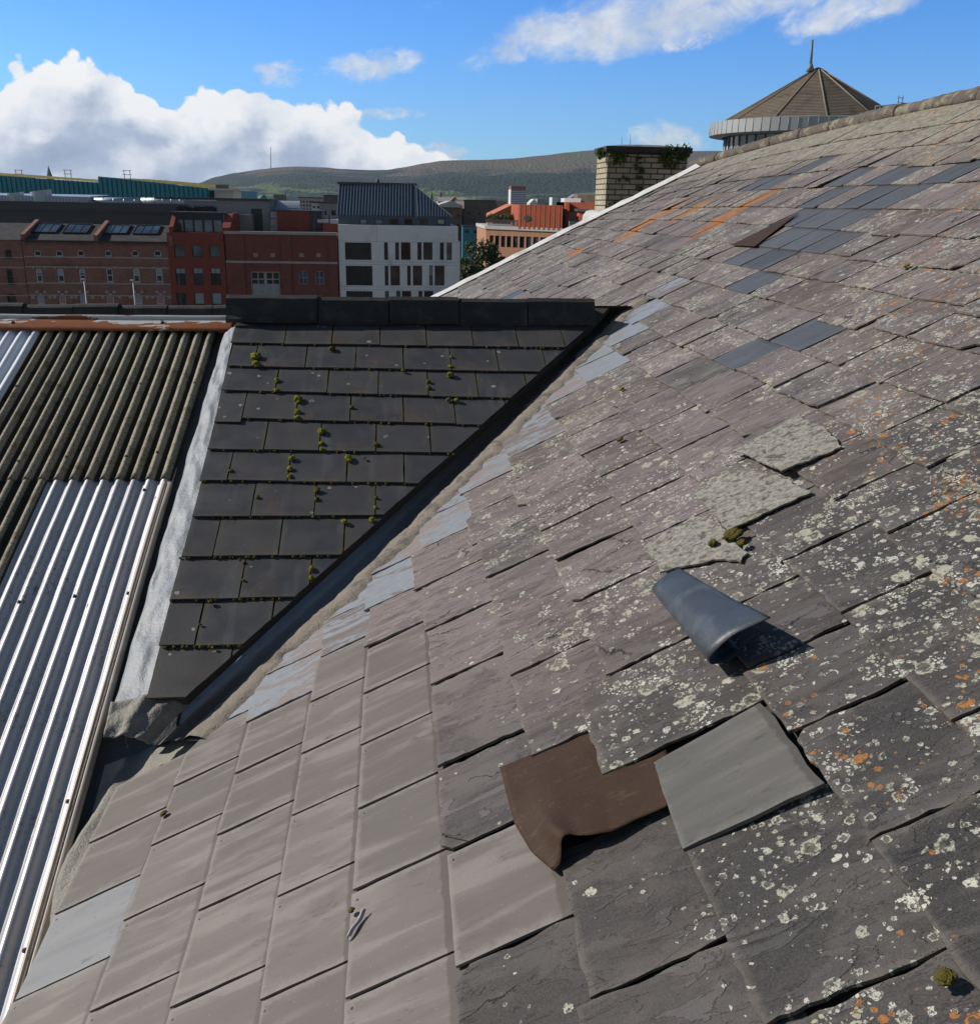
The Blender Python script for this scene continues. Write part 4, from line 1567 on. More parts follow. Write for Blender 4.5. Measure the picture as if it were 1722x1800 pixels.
M['glass1'] = glass_mat('window_glass_dark', (0.012, 0.014, 0.017))  # glass variants: differing reflections put into the base colour
M['glass2'] = glass_mat('window_glass_grey', (0.045, 0.05, 0.055), .05)
M['glass3'] = glass_mat('window_glass_blue', (0.03, 0.05, 0.075), .04)
M['glass4'] = glass_mat('window_glass_warm', (0.055, 0.035, 0.027), .06)
M['glass_blue'] = glass_mat('skylight_glass', (0.035, 0.065, 0.11), .08)
M['glass_teal'] = glass_mat('reflective_glass', (0.12, 0.15, 0.155), .06)
M['blind'] = simple('window_blind', (0.36, 0.39, 0.42), .8, .06, 1)
M['blind_pink'] = simple('pink_blind', (0.46, 0.25, 0.28), .8, .1, 1)
M['frosted'] = simple('frosted_glass', (0.30, 0.33, 0.34), .35, .25, 1.4)
M['roofslate'] = brick_mat('distant_slate', (0.055, 0.055, 0.06), (0.075, 0.07, 0.072), (0.03, 0.03, 0.03), .35, .22, .015, .3, .3)
M['grey'] = simple('grey_render', (0.27, 0.265, 0.27), .85, .12, .8)
M['grey_d'] = simple('dark_grey_panel', (0.06, 0.063, 0.07), .6, .15, 1.5)
M['steel'] = simple('duct_metal', (0.42, 0.46, 0.50), .4, .12, 1.2, .35)
M['stone_w'] = simple('white_stone_cladding', (0.80, 0.765, 0.75), .7, .10, .55, 0, .1, .004, .4, (0.50, 0.485, 0.51), .45)
M['zinc'] = simple('blue_grey_zinc', (0.060, 0.085, 0.120), .42, .14, 1.0, .3)
M['zinc_l'] = simple('zinc_seam', (0.20, 0.25, 0.31), .4, .1, 1.0, .3)
M['corten'] = simple('rusty_steel_cladding', (0.36, 0.080, 0.030), .8, .22, .7, 0, .15)
M['conc'] = simple('pale_concrete', (0.48, 0.46, 0.43), .85, .15, 1.2)
M['teal'] = simple('teal_cladding', (0.040, 0.235, 0.290), .5, .10, .5, .1)
M['sedum'] = simple('dry_sedum', (0.23, 0.19, 0.045), .95, .5, .6, 0, .8, .3, .1, (0.34, 0.25, 0.09), .7)
M['white'] = simple('white_wall', (0.60, 0.60, 0.60), .8, .08, .5)
M['copper'] = simple('green_copper', (0.10, 0.24, 0.20), .7, .15, 1)
M['tile_or'] = simple('orange_roof_tile', (0.50, 0.17, 0.08), .8, .15, 2)
M['bark'] = simple('bark', (0.09, 0.07, 0.05), .9, .3, 8)


def leaf_mat(name, c1, c2):
    m, k, b = new_mat(name)
    R = k.island()
    n = k.noise(k.obj(), .9, 3, .6)
    f = k.math('MULTIPLY_ADD', R, .6, k.math('MULTIPLY', n, .5))
    fin(k, b, k.mix(f, c1, c2), .6, None, spec=.35)
    return m


M['leaf'] = leaf_mat('tree_leaf', (0.018, 0.040, 0.012), (0.085, 0.115, 0.028))
M['ivy'] = leaf_mat('ivy_leaf', (0.030, 0.060, 0.012), (0.115, 0.165, 0.030))
M['hedge'] = leaf_mat('roof_garden_leaf', (0.09, 0.10, 0.025), (0.22, 0.20, 0.06))
# ground, street
g = MB()
g.face([(-9000, -300, 0), (9000, -300, 0), (9000, 9000, 0), (-9000, 9000, 0)])
tag(g.build('ground', M['ground']), kind='structure')
g = MB()
g.face([(-120, 78, .006), (160, 78, .006), (160, 92.5, .006), (-120, 92.5, .006)])
tag(g.build('road', M['road']), kind='structure')
YS = 95.0


class Bld:
    def __init__(s, name, label, cat, px, py, Y, group=None):
        p = at(px, py, Y)
        s.Y = Y
        s.loc = Vector((p.x, Y, 0))
        s.root = empty(name, s.loc, label, cat, group)
        s.root['kind'] = 'thing'

    def P(s, px, py, dy=0.0):
        return at(px, py, s.Y+dy)

    def X(s, px, py, dy=0.0):
        return at(px, py, s.Y+dy).x

    def Z(s, px, py, dy=0.0):
        return at(px, py, s.Y+dy).z

    def rect(s, x0, y0, x1, y1, dy=0.0):
        a, b = s.P(x0, y0, dy), s.P(x1, y1, dy)
        return min(a.x, b.x), max(a.x, b.x), min(a.z, b.z), max(a.z, b.z)

    shear = 0.0

    def part(s, name, mb, mat, parent=None):
        if s.shear:      # a facade that runs obliquely to the street
            mb.v = [(x, y-s.shear*(x-s.sx), z) for x, y, z in mb.v]
        return mb.build(name, mat, parent or s.root, s.loc if True else None)


def wall_open(mb, x0, x1, z0, z1, y, opens, depth=.25, mi=0):
    xs = sorted({x0, x1, *[q for o in opens for q in o[:2] if x0 < q < x1]})
    zs = sorted({z0, z1, *[q for o in opens for q in o[2:4] if z0 < q < z1]})
    for i in range(len(xs)-1):
        for j in range(len(zs)-1):
            cx, cz = (xs[i]+xs[i+1])/2, (zs[j]+zs[j+1])/2
            if any(o[0] < cx < o[1] and o[2] < cz < o[3] for o in opens):
                continue
            mb.face([(xs[i], y, zs[j]), (xs[i+1], y, zs[j]), (xs[i+1], y, zs[j+1]), (xs[i], y, zs[j+1])], mi)
    for a, b, c, d in [o[:4] for o in opens]:
        c = max(c, z0)
        mb.face([(a, y, c), (a, y+depth, c), (a, y+depth, d), (a, y, d)], mi)
        mb.face([(b, y, c), (b, y, d), (b, y+depth, d), (b, y+depth, c)], mi)
        mb.face([(a, y, d), (a, y+depth, d), (b, y+depth, d), (b, y, d)], mi)
        mb.face([(a, y, c), (b, y, c), (b, y+depth, c), (a, y+depth, c)], mi)


def body(mb, x0, x1, z0, z1, y, back, mi=0):
    """sides, back and top that close a facade"""
    mb.face([(x0, y, z0), (x0, y, z1), (x0, back, z1), (x0, back, z0)], mi)
    mb.face([(x1, y, z0), (x1, back, z0), (x1, back, z1), (x1, y, z1)], mi)
    mb.face([(x0, back, z0), (x0, back, z1), (x1, back, z1), (x1, back, z0)], mi)
    mb.face([(x0, y, z1), (x1, y, z1), (x1, back, z1), (x0, back, z1)], mi)


WRNG = random.Random(55)


def window(B, r, y, frame, pane, nx=1, nz=1, bar=.06, depth=.2, name='window', blind=0.0, blindmat=None, arch=0.0, sill=None):
    """a window (frame mesh) as a part, its pane and blind as sub-parts"""
    x0, x1, z0, z1 = r
    fy = y+depth*.55
    f = MB()
    f.box(x0+.004, x0+bar, fy, fy+.07, z0, z1)
    f.box(x1-bar, x1-.004, fy, fy+.07, z0, z1)
    f.box(x0+bar, x1-bar, fy, fy+.07, z1-bar, z1-.004)
    f.box(x0+bar, x1-bar, fy, fy+.07, z0+.004, z0+bar)
    for i in range(1, nx):
        c = x0+(x1-x0)*i/nx
        f.box(c-bar*.4, c+bar*.4, fy+.003, fy+.06, z0+bar, z1-bar)
    for i in range(1, nz):
        c = z0+(z1-z0)*i/nz
        f.box(x0+bar, x1-bar, fy+.006, fy+.055, c-bar*.4, c+bar*.4)
    if arch:
        n = 8
        for i in range(n):
            t0, t1 = i/n, (i+1)/n
            q0, q1 = x0+(x1-x0)*t0, x0+(x1-x0)*t1
            h0, h1 = z1-arch+arch*sqrt(max(0, 1-(2*t0-1)**2)), z1-arch+arch*sqrt(max(0, 1-(2*t1-1)**2))
            f.face([(q0, fy-.01, h0), (q1, fy-.01, h1), (q1, fy-.01, z1+.002), (q0, fy-.01, z1+.002)], 1)
    if sill:
        f.box(x0-.08, x1+.08, y-.07, y+.01, z0-.12, z0+.002, 2)
    w = B.part(name, f, [frame, B.wallmat, sill or frame])
    if pane is M['glass']:
        pane = M['glass%d' % WRNG.choice([1, 1, 2, 3, 4])]
    p = MB()
    p.face([(x0, fy+.04, z0), (x1, fy+.04, z0), (x1, fy+.04, z1), (x0, fy+.04, z1)])
    B.part('pane', p, pane, w)
    if blind:
        q = MB()
        q.box(x0+bar, x1-bar, fy+.018, fy+.030, z1-bar-(z1-z0)*blind, z1-bar*.9)
        B.part('blind', q, blindmat or M['blind'], w)
    return w


# ---- brick warehouse
B = Bld('brick_warehouse', 'old red brick warehouse with four skylights in its dark roof and arched windows', 'building', 168, 430, YS)
B.wallmat = M['brick']
x0, x1 = B.X(46, 480), B.X(299, 480)
zE, zT = B.Z(170, 424), B.Z(170, 394, 4)
rows = [((440, 451), [66, 104, 142, 190, 237, 277], 14), ((472, 496), [69, 107, 145, 193, 240, 280], 14), ((516, 552), [73, 111, 148, 195, 244, 283], 17)]
ops, wi = [], []
for (ya, yb), cs, wd in rows:
    for c in cs:
        r = B.rect(c-wd/2, ya, c+wd/2, yb)
        ops.append(r)
        wi.append((r, ya))
mb = MB()
wall_open(mb, x0, x1, 0, zE, YS, ops)
body(mb, x0, x1, 0, zE, YS, YS+9)
WALLMB = mb
rr = random.Random(4)
for n, (r, ya) in enumerate(wi):
    if ya == 440:
        window(B, r, YS, M['frame_w'], M['glass'], 1, 1, .10, .2, arch=.22)
    elif ya == 472:
        window(B, r, YS, M['frame_w'], M['glass'], 1, 2, .10, .2, blind=rr.choice([.3, .38, .45]) if n % 5 != 4 else 0, arch=.12, sill=M['cream'])
    else:
        window(B, r, YS, M['frame_w'], M['glass'], 1, 2, .10, .2, arch=.45, blind=.5, blindmat=M['blind_pink'] if n % 2 else M['blind'])
tr = MB()
for py in (452.5, 470, 498.5, 519.5):
    z = B.Z(170, py)
    tr.box(x0, x1, YS-.03, YS-.002, z-.05, z+.05)
B.part('string_course', tr, M['cream'])
tr = WALLMB
zz = B.Z(170, 467)
for i in range(60):
    xx = x0+.2+(x1-x0-.4)*i/59
    tr.box(xx-.07, xx+.05, YS-.07, YS-.004, zE-.38, zE-.16)
    tr.box(xx-.05, xx+.05, YS-.05, YS-.004, zz-.08, zz+.14)
# pale voussoirs over the lower windows
for c in rows[2][1]:
    p = B.P(c, 517)
    for i in range(7):
        t = pi*(i+.5)/7
        if i % 2 == 0:
            cx, cz = p.x-cos(t)*.80, p.z-.45+sin(t)*.72
            tr.box(cx-.13, cx+.13, YS-.04, YS-.003, cz-.12, cz+.12, 1)
for c in rows[1][1]:
    p = B.P(c, 471)
    for i in (-1, 1):
        tr.box(p.x+i*.5-.1, p.x+i*.5+.1, YS-.042, YS-.004, p.z-.05, p.z+.14, 1)
B.part('wall', WALLMB, [M['brick'], M['cream']])
rf2 = MB()
yT = 4.0
rf2.face([(x0, YS-.15, zE+.02), (x1, YS-.15, zE+.02), (x1, YS+yT, zT), (x0, YS+yT, zT)])
rf2.face([(x0, YS+yT, zT), (x1, YS+yT, zT), (x1, YS+9, zE), (x0, YS+9, zE)])
rf2.box(x0, x1, YS-.32, YS-.16, zE-.12, zE+.06)
B.part('roof', rf2, M['roofslate'])
slope = Vector((0, yT+.15, zT-zE-.02)).normalized()
nrm = Vector((0, -slope.z, slope.y))
for a, b in ((57, 101), (111, 155), (182, 224), (234, 278)):
    xa, xb = B.X(a, 400, 2), B.X(b, 400, 2)
    base = Vector((0, YS-.15, zE+.02))
    s0, s1 = .40*sqrt((yT+.15)**2+(zT-zE)**2), .93*sqrt((yT+.15)**2+(zT-zE)**2)
    f, p = MB(), MB()

    def pt(x, s_, h):
        q = base+slope*s_+nrm*h
        return (x, q.y, q.z)

    def bar3(xa_, xb_, sa_, sb_, h0, h1):
        f.prism([pt(xa_, sa_, h0), pt(xb_, sa_, h0), pt(xb_, sb_, h0), pt(xa_, sb_, h0)], [pt(xa_, sa_, h1), pt(xb_, sa_, h1), pt(xb_, sb_, h1), pt(xa_, sb_, h1)])
    bar3(xa, xa+.09, s0, s1, .02, .16)
    bar3(xb-.09, xb, s0, s1, .02, .16)
    bar3(xa+.09, xb-.09, s1-.09, s1, .02, .155)
    bar3(xa+.09, xb-.09, s0, s0+.09, .02, .155)
    for i in (1, 2):
        c = xa+(xb-xa)*i/3
        bar3(c-.04, c+.04, s0+.09, s1-.09, .02, .14)
    w = B.part('skylight', f, M['frame_d'])
    p.face([pt(xa+.05, s0+.05, .10), pt(xb-.05, s0+.05, .10), pt(xb-.05, s1-.05, .10), pt(xa+.05, s1-.05, .10)])
    B.part('pane', p, M['glass_blue'], w)
for px_ in (41, 169, 300):
    xa, xb = B.X(px_-3.5, 410, 0), B.X(px_+3.5, 410, 0)
    f = MB()
    f.prism([(xa, YS-.25, zE-.3), (xa, YS+yT+.1, zE-.3), (xa, YS+yT+.1, zT+.35), (xa, YS-.25, zE+.55)], [(xb, YS-.25, zE-.3), (xb, YS+yT+.1, zE-.3), (xb, YS+yT+.1, zT+.35), (xb, YS-.25, zE+.55)])
    B.part('parapet', f, M['brick'])
# ---- brick wing at the far left
B = Bld('brick_wing', 'red brick building at the left edge with small arched windows and plain slate roof', 'building', 0, 430, YS)
B.wallmat = M['brick']
xa, xb = B.X(-120, 480), B.X(45, 480)-.02
ops, wi = [], []
for (ya, yb), cs, wd in (((439, 453), [15, -45, -95], 13), ((473, 499), [18, -42, -92], 14), ((516, 550), [22, -38, -88], 20)):
    for c in cs:
        r = B.rect(c-wd/2, ya, c+wd/2, yb)
        ops.append(r)
        wi.append(r)
mb = MB()
wall_open(mb, xa, xb, 0, zE, YS+.05, ops)
body(mb, xa, xb, 0, zE, YS+.05, YS+9)
B.part('wall', mb, M['brick'])
for r in wi:
    window(B, r, YS+.05, M['frame_d'], M['glass'], 1, 2, .08, .2, arch=.3, sill=M['grey_d'])
tr = MB()
for py in (452.5, 470, 498.5, 519.5):
    z = B.Z(0, py)
    tr.box(xa, xb, YS+.02, YS+.047, z-.04, z+.04)
B.part('string_course', tr, M['cream'])
rf2 = MB()
rf2.face([(xa, YS-.1, zE+.02), (xb, YS-.1, zE+.02), (xb, YS+yT, zT), (xa, YS+yT, zT)])
rf2.face([(xa, YS+yT, zT), (xb, YS+yT, zT), (xb, YS+9, zE), (xa, YS+9, zE)])
B.part('roof', rf2, M['roofslate'])
# ---- red clad block
B = Bld('red_office_block', 'dark red clad office block with three columns of square windows, between two brick buildings', 'building', 346, 430, YS)
B.wallmat = M['red']
xa, xb = B.X(299.5, 480), B.X(398, 480)-.03
zt = B.Z(346, 409)
ops, wi = [], []
for (ya, yb), off in (((431, 452), 0), ((471, 501), 2), ((514.5, 545), 4)):
    for c in (316.5, 347.5, 378):
        r = B.rect(c-10+off, ya, c+9.5+off, yb)
        ops.append(r)
        wi.append((r, ya))
mb = MB()
wall_open(mb, xa, xb, 0, zt, YS-.12, ops, .3)
body(mb, xa, xb, 0, zt, YS-.12, YS+9)
B.part('wall', mb, M['red'])
for n, (r, ya) in enumerate(wi):
    if ya == 431:
        window(B, r, YS-.12, M['frame_d'], M['glass_teal'], 1, 1, .05, .3)
    else:
        window(B, r, YS-.12, M['frame_d'], M['glass'], 1 if ya > 480 else 2, 1, .05, .3, blind=.28 if ya == 471 else (.6 if n > 6 else 0))
# recessed glazed top storey under a dark lintel, sloping cheeks
z0_, z1_ = zt, B.Z(346, 376, 2)
f = MB()
xg0, xg1 = B.X(306, 400, 1.5), B.X(391, 400, 1.5)
f.box(xg0, xg1, YS+1.6, YS+1.9, z1_-.55, z1_)
f.box(xg0-.3, xg1+.3, YS+1.3, YS+6, z1_, z1_+.18)
for i in range(6):
    c = xg0+(xg1-xg0)*i/5
    f.box(c-.06, c+.06, YS+1.62, YS+1.75, z0_, z1_-.55)
w = B.part('glazed_storey', f, M['frame_d'])
p = MB()
p.box(xg0, xg1, YS+1.78, YS+1.84, z0_, z1_-.55)
B.part('pane', p, M['glass_teal'], w)
for a, b in ((297.5, 305), (391, 405)):
    f = MB()
    qa, qb = B.X(a, 400, 0), B.X(b, 400, 0)
    f.prism([(qa, YS-.12, zt), (qa, YS+6, zt), (qa, YS+6, z1_+.1), (qa, YS+2.2, z1_+.1), (qa, YS-.12, zt+.5)], [(qb, YS-.12, zt), (qb, YS+6, zt), (qb, YS+6, z1_+.1), (qb, YS+2.2, z1_+.1), (qb, YS-.12, zt+.5)])
    B.part('cheek_wall', f, M['red'])
# ---- plain red brick building
B = Bld('red_brick_building', 'deep red brick building with one large glazed opening and two arched windows', 'building', 495, 430, YS)
B.wallmat = M['brick_dark']
xa, xb = B.X(399, 480), B.X(594, 480)
zt = B.Z(495, 412)
big = B.rect(440, 477, 495, 545)
a1, a2 = B.rect(524.5, 476.5, 541.5, 500), B.rect(553, 476.5, 570, 500)
a3, a4 = B.rect(526, 519.5, 543, 548), B.rect(554.5, 519.5, 571.5, 548)
vents = [B.rect(c-4, 445, c+4, 452) for c in (449, 479.5, 530, 560)]
mb = MB()
wall_open(mb, xa, xb, 0, zt, YS, [big, a1, a2, a3, a4, *vents], .3)
body(mb, xa, xb, 0, zt, YS, YS+9)
B.part('wall', mb, M['brick_dark'])
pil = MB()
for pa_, pb_ in ((399, 431), (494.5, 513), (577, 594)):
    pil.box(B.X(pa_, 450), B.X(pb_, 450), YS-.13, YS-.003, B.Z(495, 459.5), zt-.05)
    pil.box(B.X(pa_+1, 500), B.X(pb_+1, 500), YS-.13, YS-.003, 0, B.Z(495, 462.5))
B.part('pilasters', pil, M['brick_dark'])
tr = MB()
tr.box(xa-.02, xb+.02, YS-.2, YS+.35, zt-.02, zt+.24)
z = B.Z(495, 461)
tr.box(xa, xb, YS-.17, YS-.002, z-.10, z+.10)
B.part('coping', tr, M['cream'])
for r in vents:
    f = MB()
    for i in range(4):
        zz = r[2]+(r[3]-r[2])*(i+.2)/4
        f.box(r[0], r[1], YS+.02, YS+.07, zz, zz+.06)
    f.box(r[0], r[1], YS+.10, YS+.14, r[2], r[3])
    B.part('vent', f, M['cream'])
w = window(B, big, YS, M['cream'], M['glass'], 4, 5, .12, .3, 'glazed_opening')
q = MB()
xm = (big[0]+big[1])/2
q.box(big[0]+.15, xm-.15, YS+.17, YS+.19, big[2], big[2]+(big[3]-big[2])*.68)
q.box(xm+.15, big[1]-.15, YS+.17, YS+.19, big[2], big[2]+(big[3]-big[2])*.68)
B.part('frosted_panel', q, M['frosted'], w)
q = MB()
q.box(xm-.14, xm+.14, YS+.12, YS+.16, big[2], big[3])
B.part('mullion', q, M['cream'], w)
for r in (a1, a2, a3, a4):
    window(B, r, YS, M['cream'], M['glass_blue'], 2, 2, .07, .25, arch=.22)
# ---- grey rendered rooftop block behind it
B = Bld('grey_rooftop_block', 'pale grey rendered rooftop block with a tall dark doorway, behind the red brick building', 'building', 430, 400, YS+8)
xa, xb, za, zb = B.rect(385, 420, 473, 353.5)
door = B.rect(444, 415, 460.5, 367)
mb = MB()
wall_open(mb, xa, xb, 10, zb, B.Y, [door], .3)
body(mb, xa, xb, 10, zb, B.Y, B.Y+7)
B.part('wall', mb, M['grey'])
f = MB()
f.box(door[0], door[1], B.Y+.2, B.Y+.26, door[2], door[3])
B.part('door', f, M['grey_d'])
f = MB()
f.box(xa-6, xb+.15, B.Y-.2, B.Y+7.2, zb, zb+.22)
B.part('roof_edge', f, M['grey_d'])
f = MB()
a, b, c, d = B.rect(408, 420, 441, 377, -2)
f.box(a, b, B.Y-2, B.Y-.02, 10, d)
B.part('wall', f, M['grey'])
f = MB()
for i in range(3):
    a, b, c, d = B.rect(475, 372+13.3*i, 488.5, 384+13.3*i, -.4)
    f.box(a, b, B.Y-.4, B.Y-.2, c, d)
B.part('white_panels', f, M['conc'])
f = MB()
a, b, c, d = B.rect(472, 420, 528, 353.5, 6)
for i in range(7):
    t0, t1 = pi*.5*i/7, pi*.5*(i+1)/7
    f.face([(a, B.Y+6-1.8*cos(t0), d-1.8+1.8*sin(t0)), (b, B.Y+6-1.8*cos(t0), d-1.8+1.8*sin(t0)), (b, B.Y+6-1.8*cos(t1), d-1.8+1.8*sin(t1)), (a, B.Y+6-1.8*cos(t1), d-1.8+1.8*sin(t1))], 0, None, True)
f.face([(b, B.Y+4.2, 10), (b, B.Y+6, 10), (b, B.Y+6, d), (b, B.Y+4.2, d-1.8)])
B.part('barrel_roof', f, M['steel'])
B = Bld('brick_lift_tower', 'plain brown red brick rooftop box between the grey block and the zinc roof', 'building', 517, 400, YS+7)
xa, xb, za, zb = B.rect(489, 420, 544, 372)
f = MB()
f.box(xa, xb, B.Y, B.Y+5, 8, zb)
B.part('wall', f, M['brick_dark'])
f = MB()
f.box(xa-.1, xb+1.3, B.Y-.1, B.Y+5.1, zb, zb+.12)
f.box(xb, xb+1.2, B.Y+.1, B.Y+5, 8, zb)
B.part('roof_edge', f, M['grey_d'])
f = MB()
a = B.X(551, 390, -3)
for i in range(4):
    f.box(a+.05, a+1.5, B.Y-3+i*.1, B.Y-2.9+i*.1, B.Z(551, 405-7*i), B.Z(551, 404-7*i))
f.box(a, a+.12, B.Y-3, B.Y-2.8, B.Z(551, 410), B.Z(551, 377))
f.box(a+1.5, a+1.62, B.Y-3, B.Y-2.8, B.Z(551, 410), B.Z(551, 377))
B.part('escape_stair', f, M['grey_d'])
f = MB()
a, b, c, d = B.rect(568, 420, 596, 393, -1)
f.box(a, b, B.Y-1, B.Y+4, 8, d)
f.box(a-.5, b, B.Y-1.2, B.Y+4, d, d+.35, 1)
B.part('annex', f, [M['brick_dark'], M['steel']])
# ---- white stone building with zinc roof
B = Bld('white_stone_building', 'white stone building with dark rectangular windows under a steep blue zinc roof', 'building', 700, 430, YS)
B.wallmat = M['stone_w']
xa, xb = B.X(596, 460), B.X(804.5, 460)
zt = B.Z(700, 396.5)
wr = {(426, 457): [(606, 653), (675, 682), (694.5, 701.5), (704.5, 721.5), (733.5, 741), (744, 760), (773, 780), (785, 794)],
      (467, 502): [(607.5, 655), (676, 683), (686, 703), (715.5, 722), (725.5, 742), (754.5, 760.5), (764, 781)],
      (511.5, 548): [(608.5, 655.5), (676.5, 684), (696.5, 704), (706.5, 723), (735.5, 742.5), (745.5, 761.5)]}
ops, wi = [], []
for (ya, yb), cs in wr.items():
    for a, b in cs:
        r = B.rect(a, ya, b, yb)
        ops.append(r)
        wi.append((r, b-a))
mb = MB()
wall_open(mb, xa, xb, 0, zt, YS, ops, .32)
body(mb, xa, xb, 0, zt, YS, YS+14)
# projecting bay at the right edge
c0, c1 = B.Z(806, 425), B.Z(806, 458)
mb.box(xb, xb+.22, YS+.15, YS+5, 0, c0)
B.part('wall', mb, M['stone_w'])
jn = MB()
for py in (425.2, 460.5, 465.5, 504.5, 509.8):
    z = B.Z(700, py)
    jn.box(xa, xb, YS-.004, YS+.002, z-.012, z+.012)
for px_ in (663, 687, 724, 762, 766):
    x = B.X(px_, 450)
    jn.box(x-.012, x+.012, YS-.006, YS+.001, B.Z(px_, 424.8), zt) if px_ in (663,) else None
    jn.box(x-.012, x+.012, YS-.006, YS+.001, B.Z(px_, 466), B.Z(px_, 460))
B.part('panel_joints', jn, M['grey'])
rr = random.Random(8)
for n, (r, wd) in enumerate(wi):
    gm_ = M['glass_teal'] if n in (7, 13, 16, 17) else M['glass']
    window(B, r, YS, M['frame_d'], gm_, 3 if wd > 40 else 1, 1, .06, .32, blind=rr.choice([0, 0, .45]) if 8 <= n < 15 else 0)
# zinc storey and roof
zl0, zl1 = zt, B.Z(690, 380, 1)
xr0, xr1 = B.X(595, 390, 1), B.X(792, 390, 1)
r6 = [B.rect(a, 384.5, b, 395, 1) for a, b in ((632, 646), (658.5, 673), (685, 700), (711, 725), (737, 752), (768, 782))]
mb = MB()
wall_open(mb, xr0, xr1, zl0, zl1, YS+1, r6, .3)
mb.face([(xr0, YS+1, zl0), (xr0, YS+1, zl1), (xr0, YS+12, zl1), (xr0, YS+12, zl0)])
mb.face([(xr1, YS+1, zl0), (xr1, YS+12, zl0), (xr1, YS+12, zl1), (xr1, YS+1, zl1)])
B.part('zinc_storey', mb, M['zinc'])
B.wallmat = M['zinc']
for n, r in enumerate(r6):
    window(B, r, YS+1, M['frame_d'], M['glass_teal'] if n in (0, 1, 5) else M['glass'], 1, 1, .08, .3)
rt0, rt1 = B.P(597, 323, 5), B.P(724, 323, 5)
e0, e1 = Vector((xr0-.1, YS+.85, zl1)), Vector((xr1+.15, YS+.85, zl1))
e2 = Vector((xr1+.15, YS+12, zl1))
t2 = Vector((rt1.x, YS+9, rt1.z))
t3 = Vector((rt0.x, YS+9, rt0.z))
mb = MB()
mb.face([e0, e1, rt1, rt0])
mb.face([e1, e2, t2, rt1])
mb.face([rt0, rt1, t2, t3])
mb.face([e0, rt0, t3, (xr0-.1, YS+12, zl1)])
rz = B.part('roof', mb, M['zinc'])
sm_ = MB()


def seam(a, b, nn):
    s_ = (b-a).normalized()
    sd_ = s_.cross(nn).normalized()*.035
    h = nn*.09
    sm_.prism([a-sd_, a+sd_, a+sd_+h, a-sd_+h], [b-sd_, b+sd_, b+sd_+h, b-sd_+h])


nf = (e1-e0).cross(rt0-e0).normalized()
NSM = 24
for i in range(NSM+1):
    t = i/NSM
    seam(e0.lerp(e1, t*(rt1.x-rt0.x)/(e1.x-e0.x)*.985), rt0.lerp(rt1, t*.985), nf)
# hip end in front: seams fanning to the hip line
for i in range(1, 13):
    t = i/13
    ax = rt1.x+.2+(e1.x-rt1.x-.2)*t
    a = Vector((ax, e1.y, e1.z))
    b = rt1.lerp(e1, t**.85)
    if (b-a).length > .15:
        seam(a, b, nf)
seam(rt1, e1, nf)
B.part('standing_seams', sm_, M['zinc_l'], rz)
f = MB()
f.box(rt0.x-.2, rt1.x+.5, YS+4.8, YS+5.2, rt0.z-.05, rt0.z+.18)
B.part('ridge_cap', f, M['grey_d'], rz)
f = MB()
f.tube([(B.X(664, 322, 5), YS+5, rt0.z), (B.X(664, 322, 5), YS+5, rt0.z+.5)], .16, 8)
B.part('flue', f, M['grey_d'], rz)
# ---- ducts and metal roofs behind the warehouse
B = Bld('plant_roof', 'low grey metal plant roof with two slanted cowls and silver ducts behind the warehouse', 'building', 150, 370, 125)
B.wallmat = M['grey_d']
Yb = 125.0
xa, xb, za, zb = B.rect(-80, 400, 410, 367)
f = MB()
f.box(xa, xb, Yb-2, Yb+14, 0, zb)
B.part('wall', f, M['grey_d'])
f = MB()
a, b, c, d = B.rect(-80, 364, 330, 362, -2.2)
f.box(a, b, Yb-2.4, Yb-1.9, c-.2, d+.2)
for px_ in range(75, 330, 28):
    x = B.X(px_, 372, -2.1)
    f.box(x-.9, x+.9, Yb-2.15, Yb-2.01, B.Z(px_, 376, -2), B.Z(px_, 371, -2))
B.part('parapet_rail', f, M['grey_d'])
f = MB()
a, b, c, d = B.rect(-80, 367, 154, 346)
for i in range(40):
    xx = a+(b-a)*i/40
    f.box(xx, xx+(b-a)/80, Yb, Yb+.12, c, d)
f.box(a, b, Yb+.121, Yb+10, c, d)
f.face([(a, Yb+.12, d+.01), (b, Yb+.12, d+.01), (b, Yb+10, d+.25), (a, Yb+10, d+.25)])
B.part('louvred_roof', f, M['steel'])
for a, b, y0, y1 in ((12, 43, 352, 337), (56, 92, 352, 333)):
    f = MB()
    qa, qb = B.P(a, y0, 1), B.P(b, y0, 1)
    zt0, zt1 = B.Z(a, y1+5, 1), B.Z(b, y1, 1)
    n = 20
    cx, rx = (qa.x+qb.x)/2, (qb.x-qa.x)/2
    for i in range(n):
        t0, t1 = 2*pi*i/n, 2*pi*(i+1)/n
        p0 = (cx+cos(t0)*rx, Yb+1+sin(t0)*rx)
        p1 = (cx+cos(t1)*rx, Yb+1+sin(t1)*rx)
        h0, h1 = zt0+(zt1-zt0)*(cos(t0)+1)/2, zt0+(zt1-zt0)*(cos(t1)+1)/2
        f.face([(p0[0], p0[1], qa.z-1), (p1[0], p1[1], qa.z-1), (p1[0], p1[1], h1), (p0[0], p0[1], h0)], 0, None, True)
    f.face([(cx+cos(2*pi*i/n)*rx, Yb+1+sin(2*pi*i/n)*rx, zt0+(zt1-zt0)*(cos(2*pi*i/n)+1)/2) for i in range(n)])
    B.part('vent_cowl', f, M['steel'])
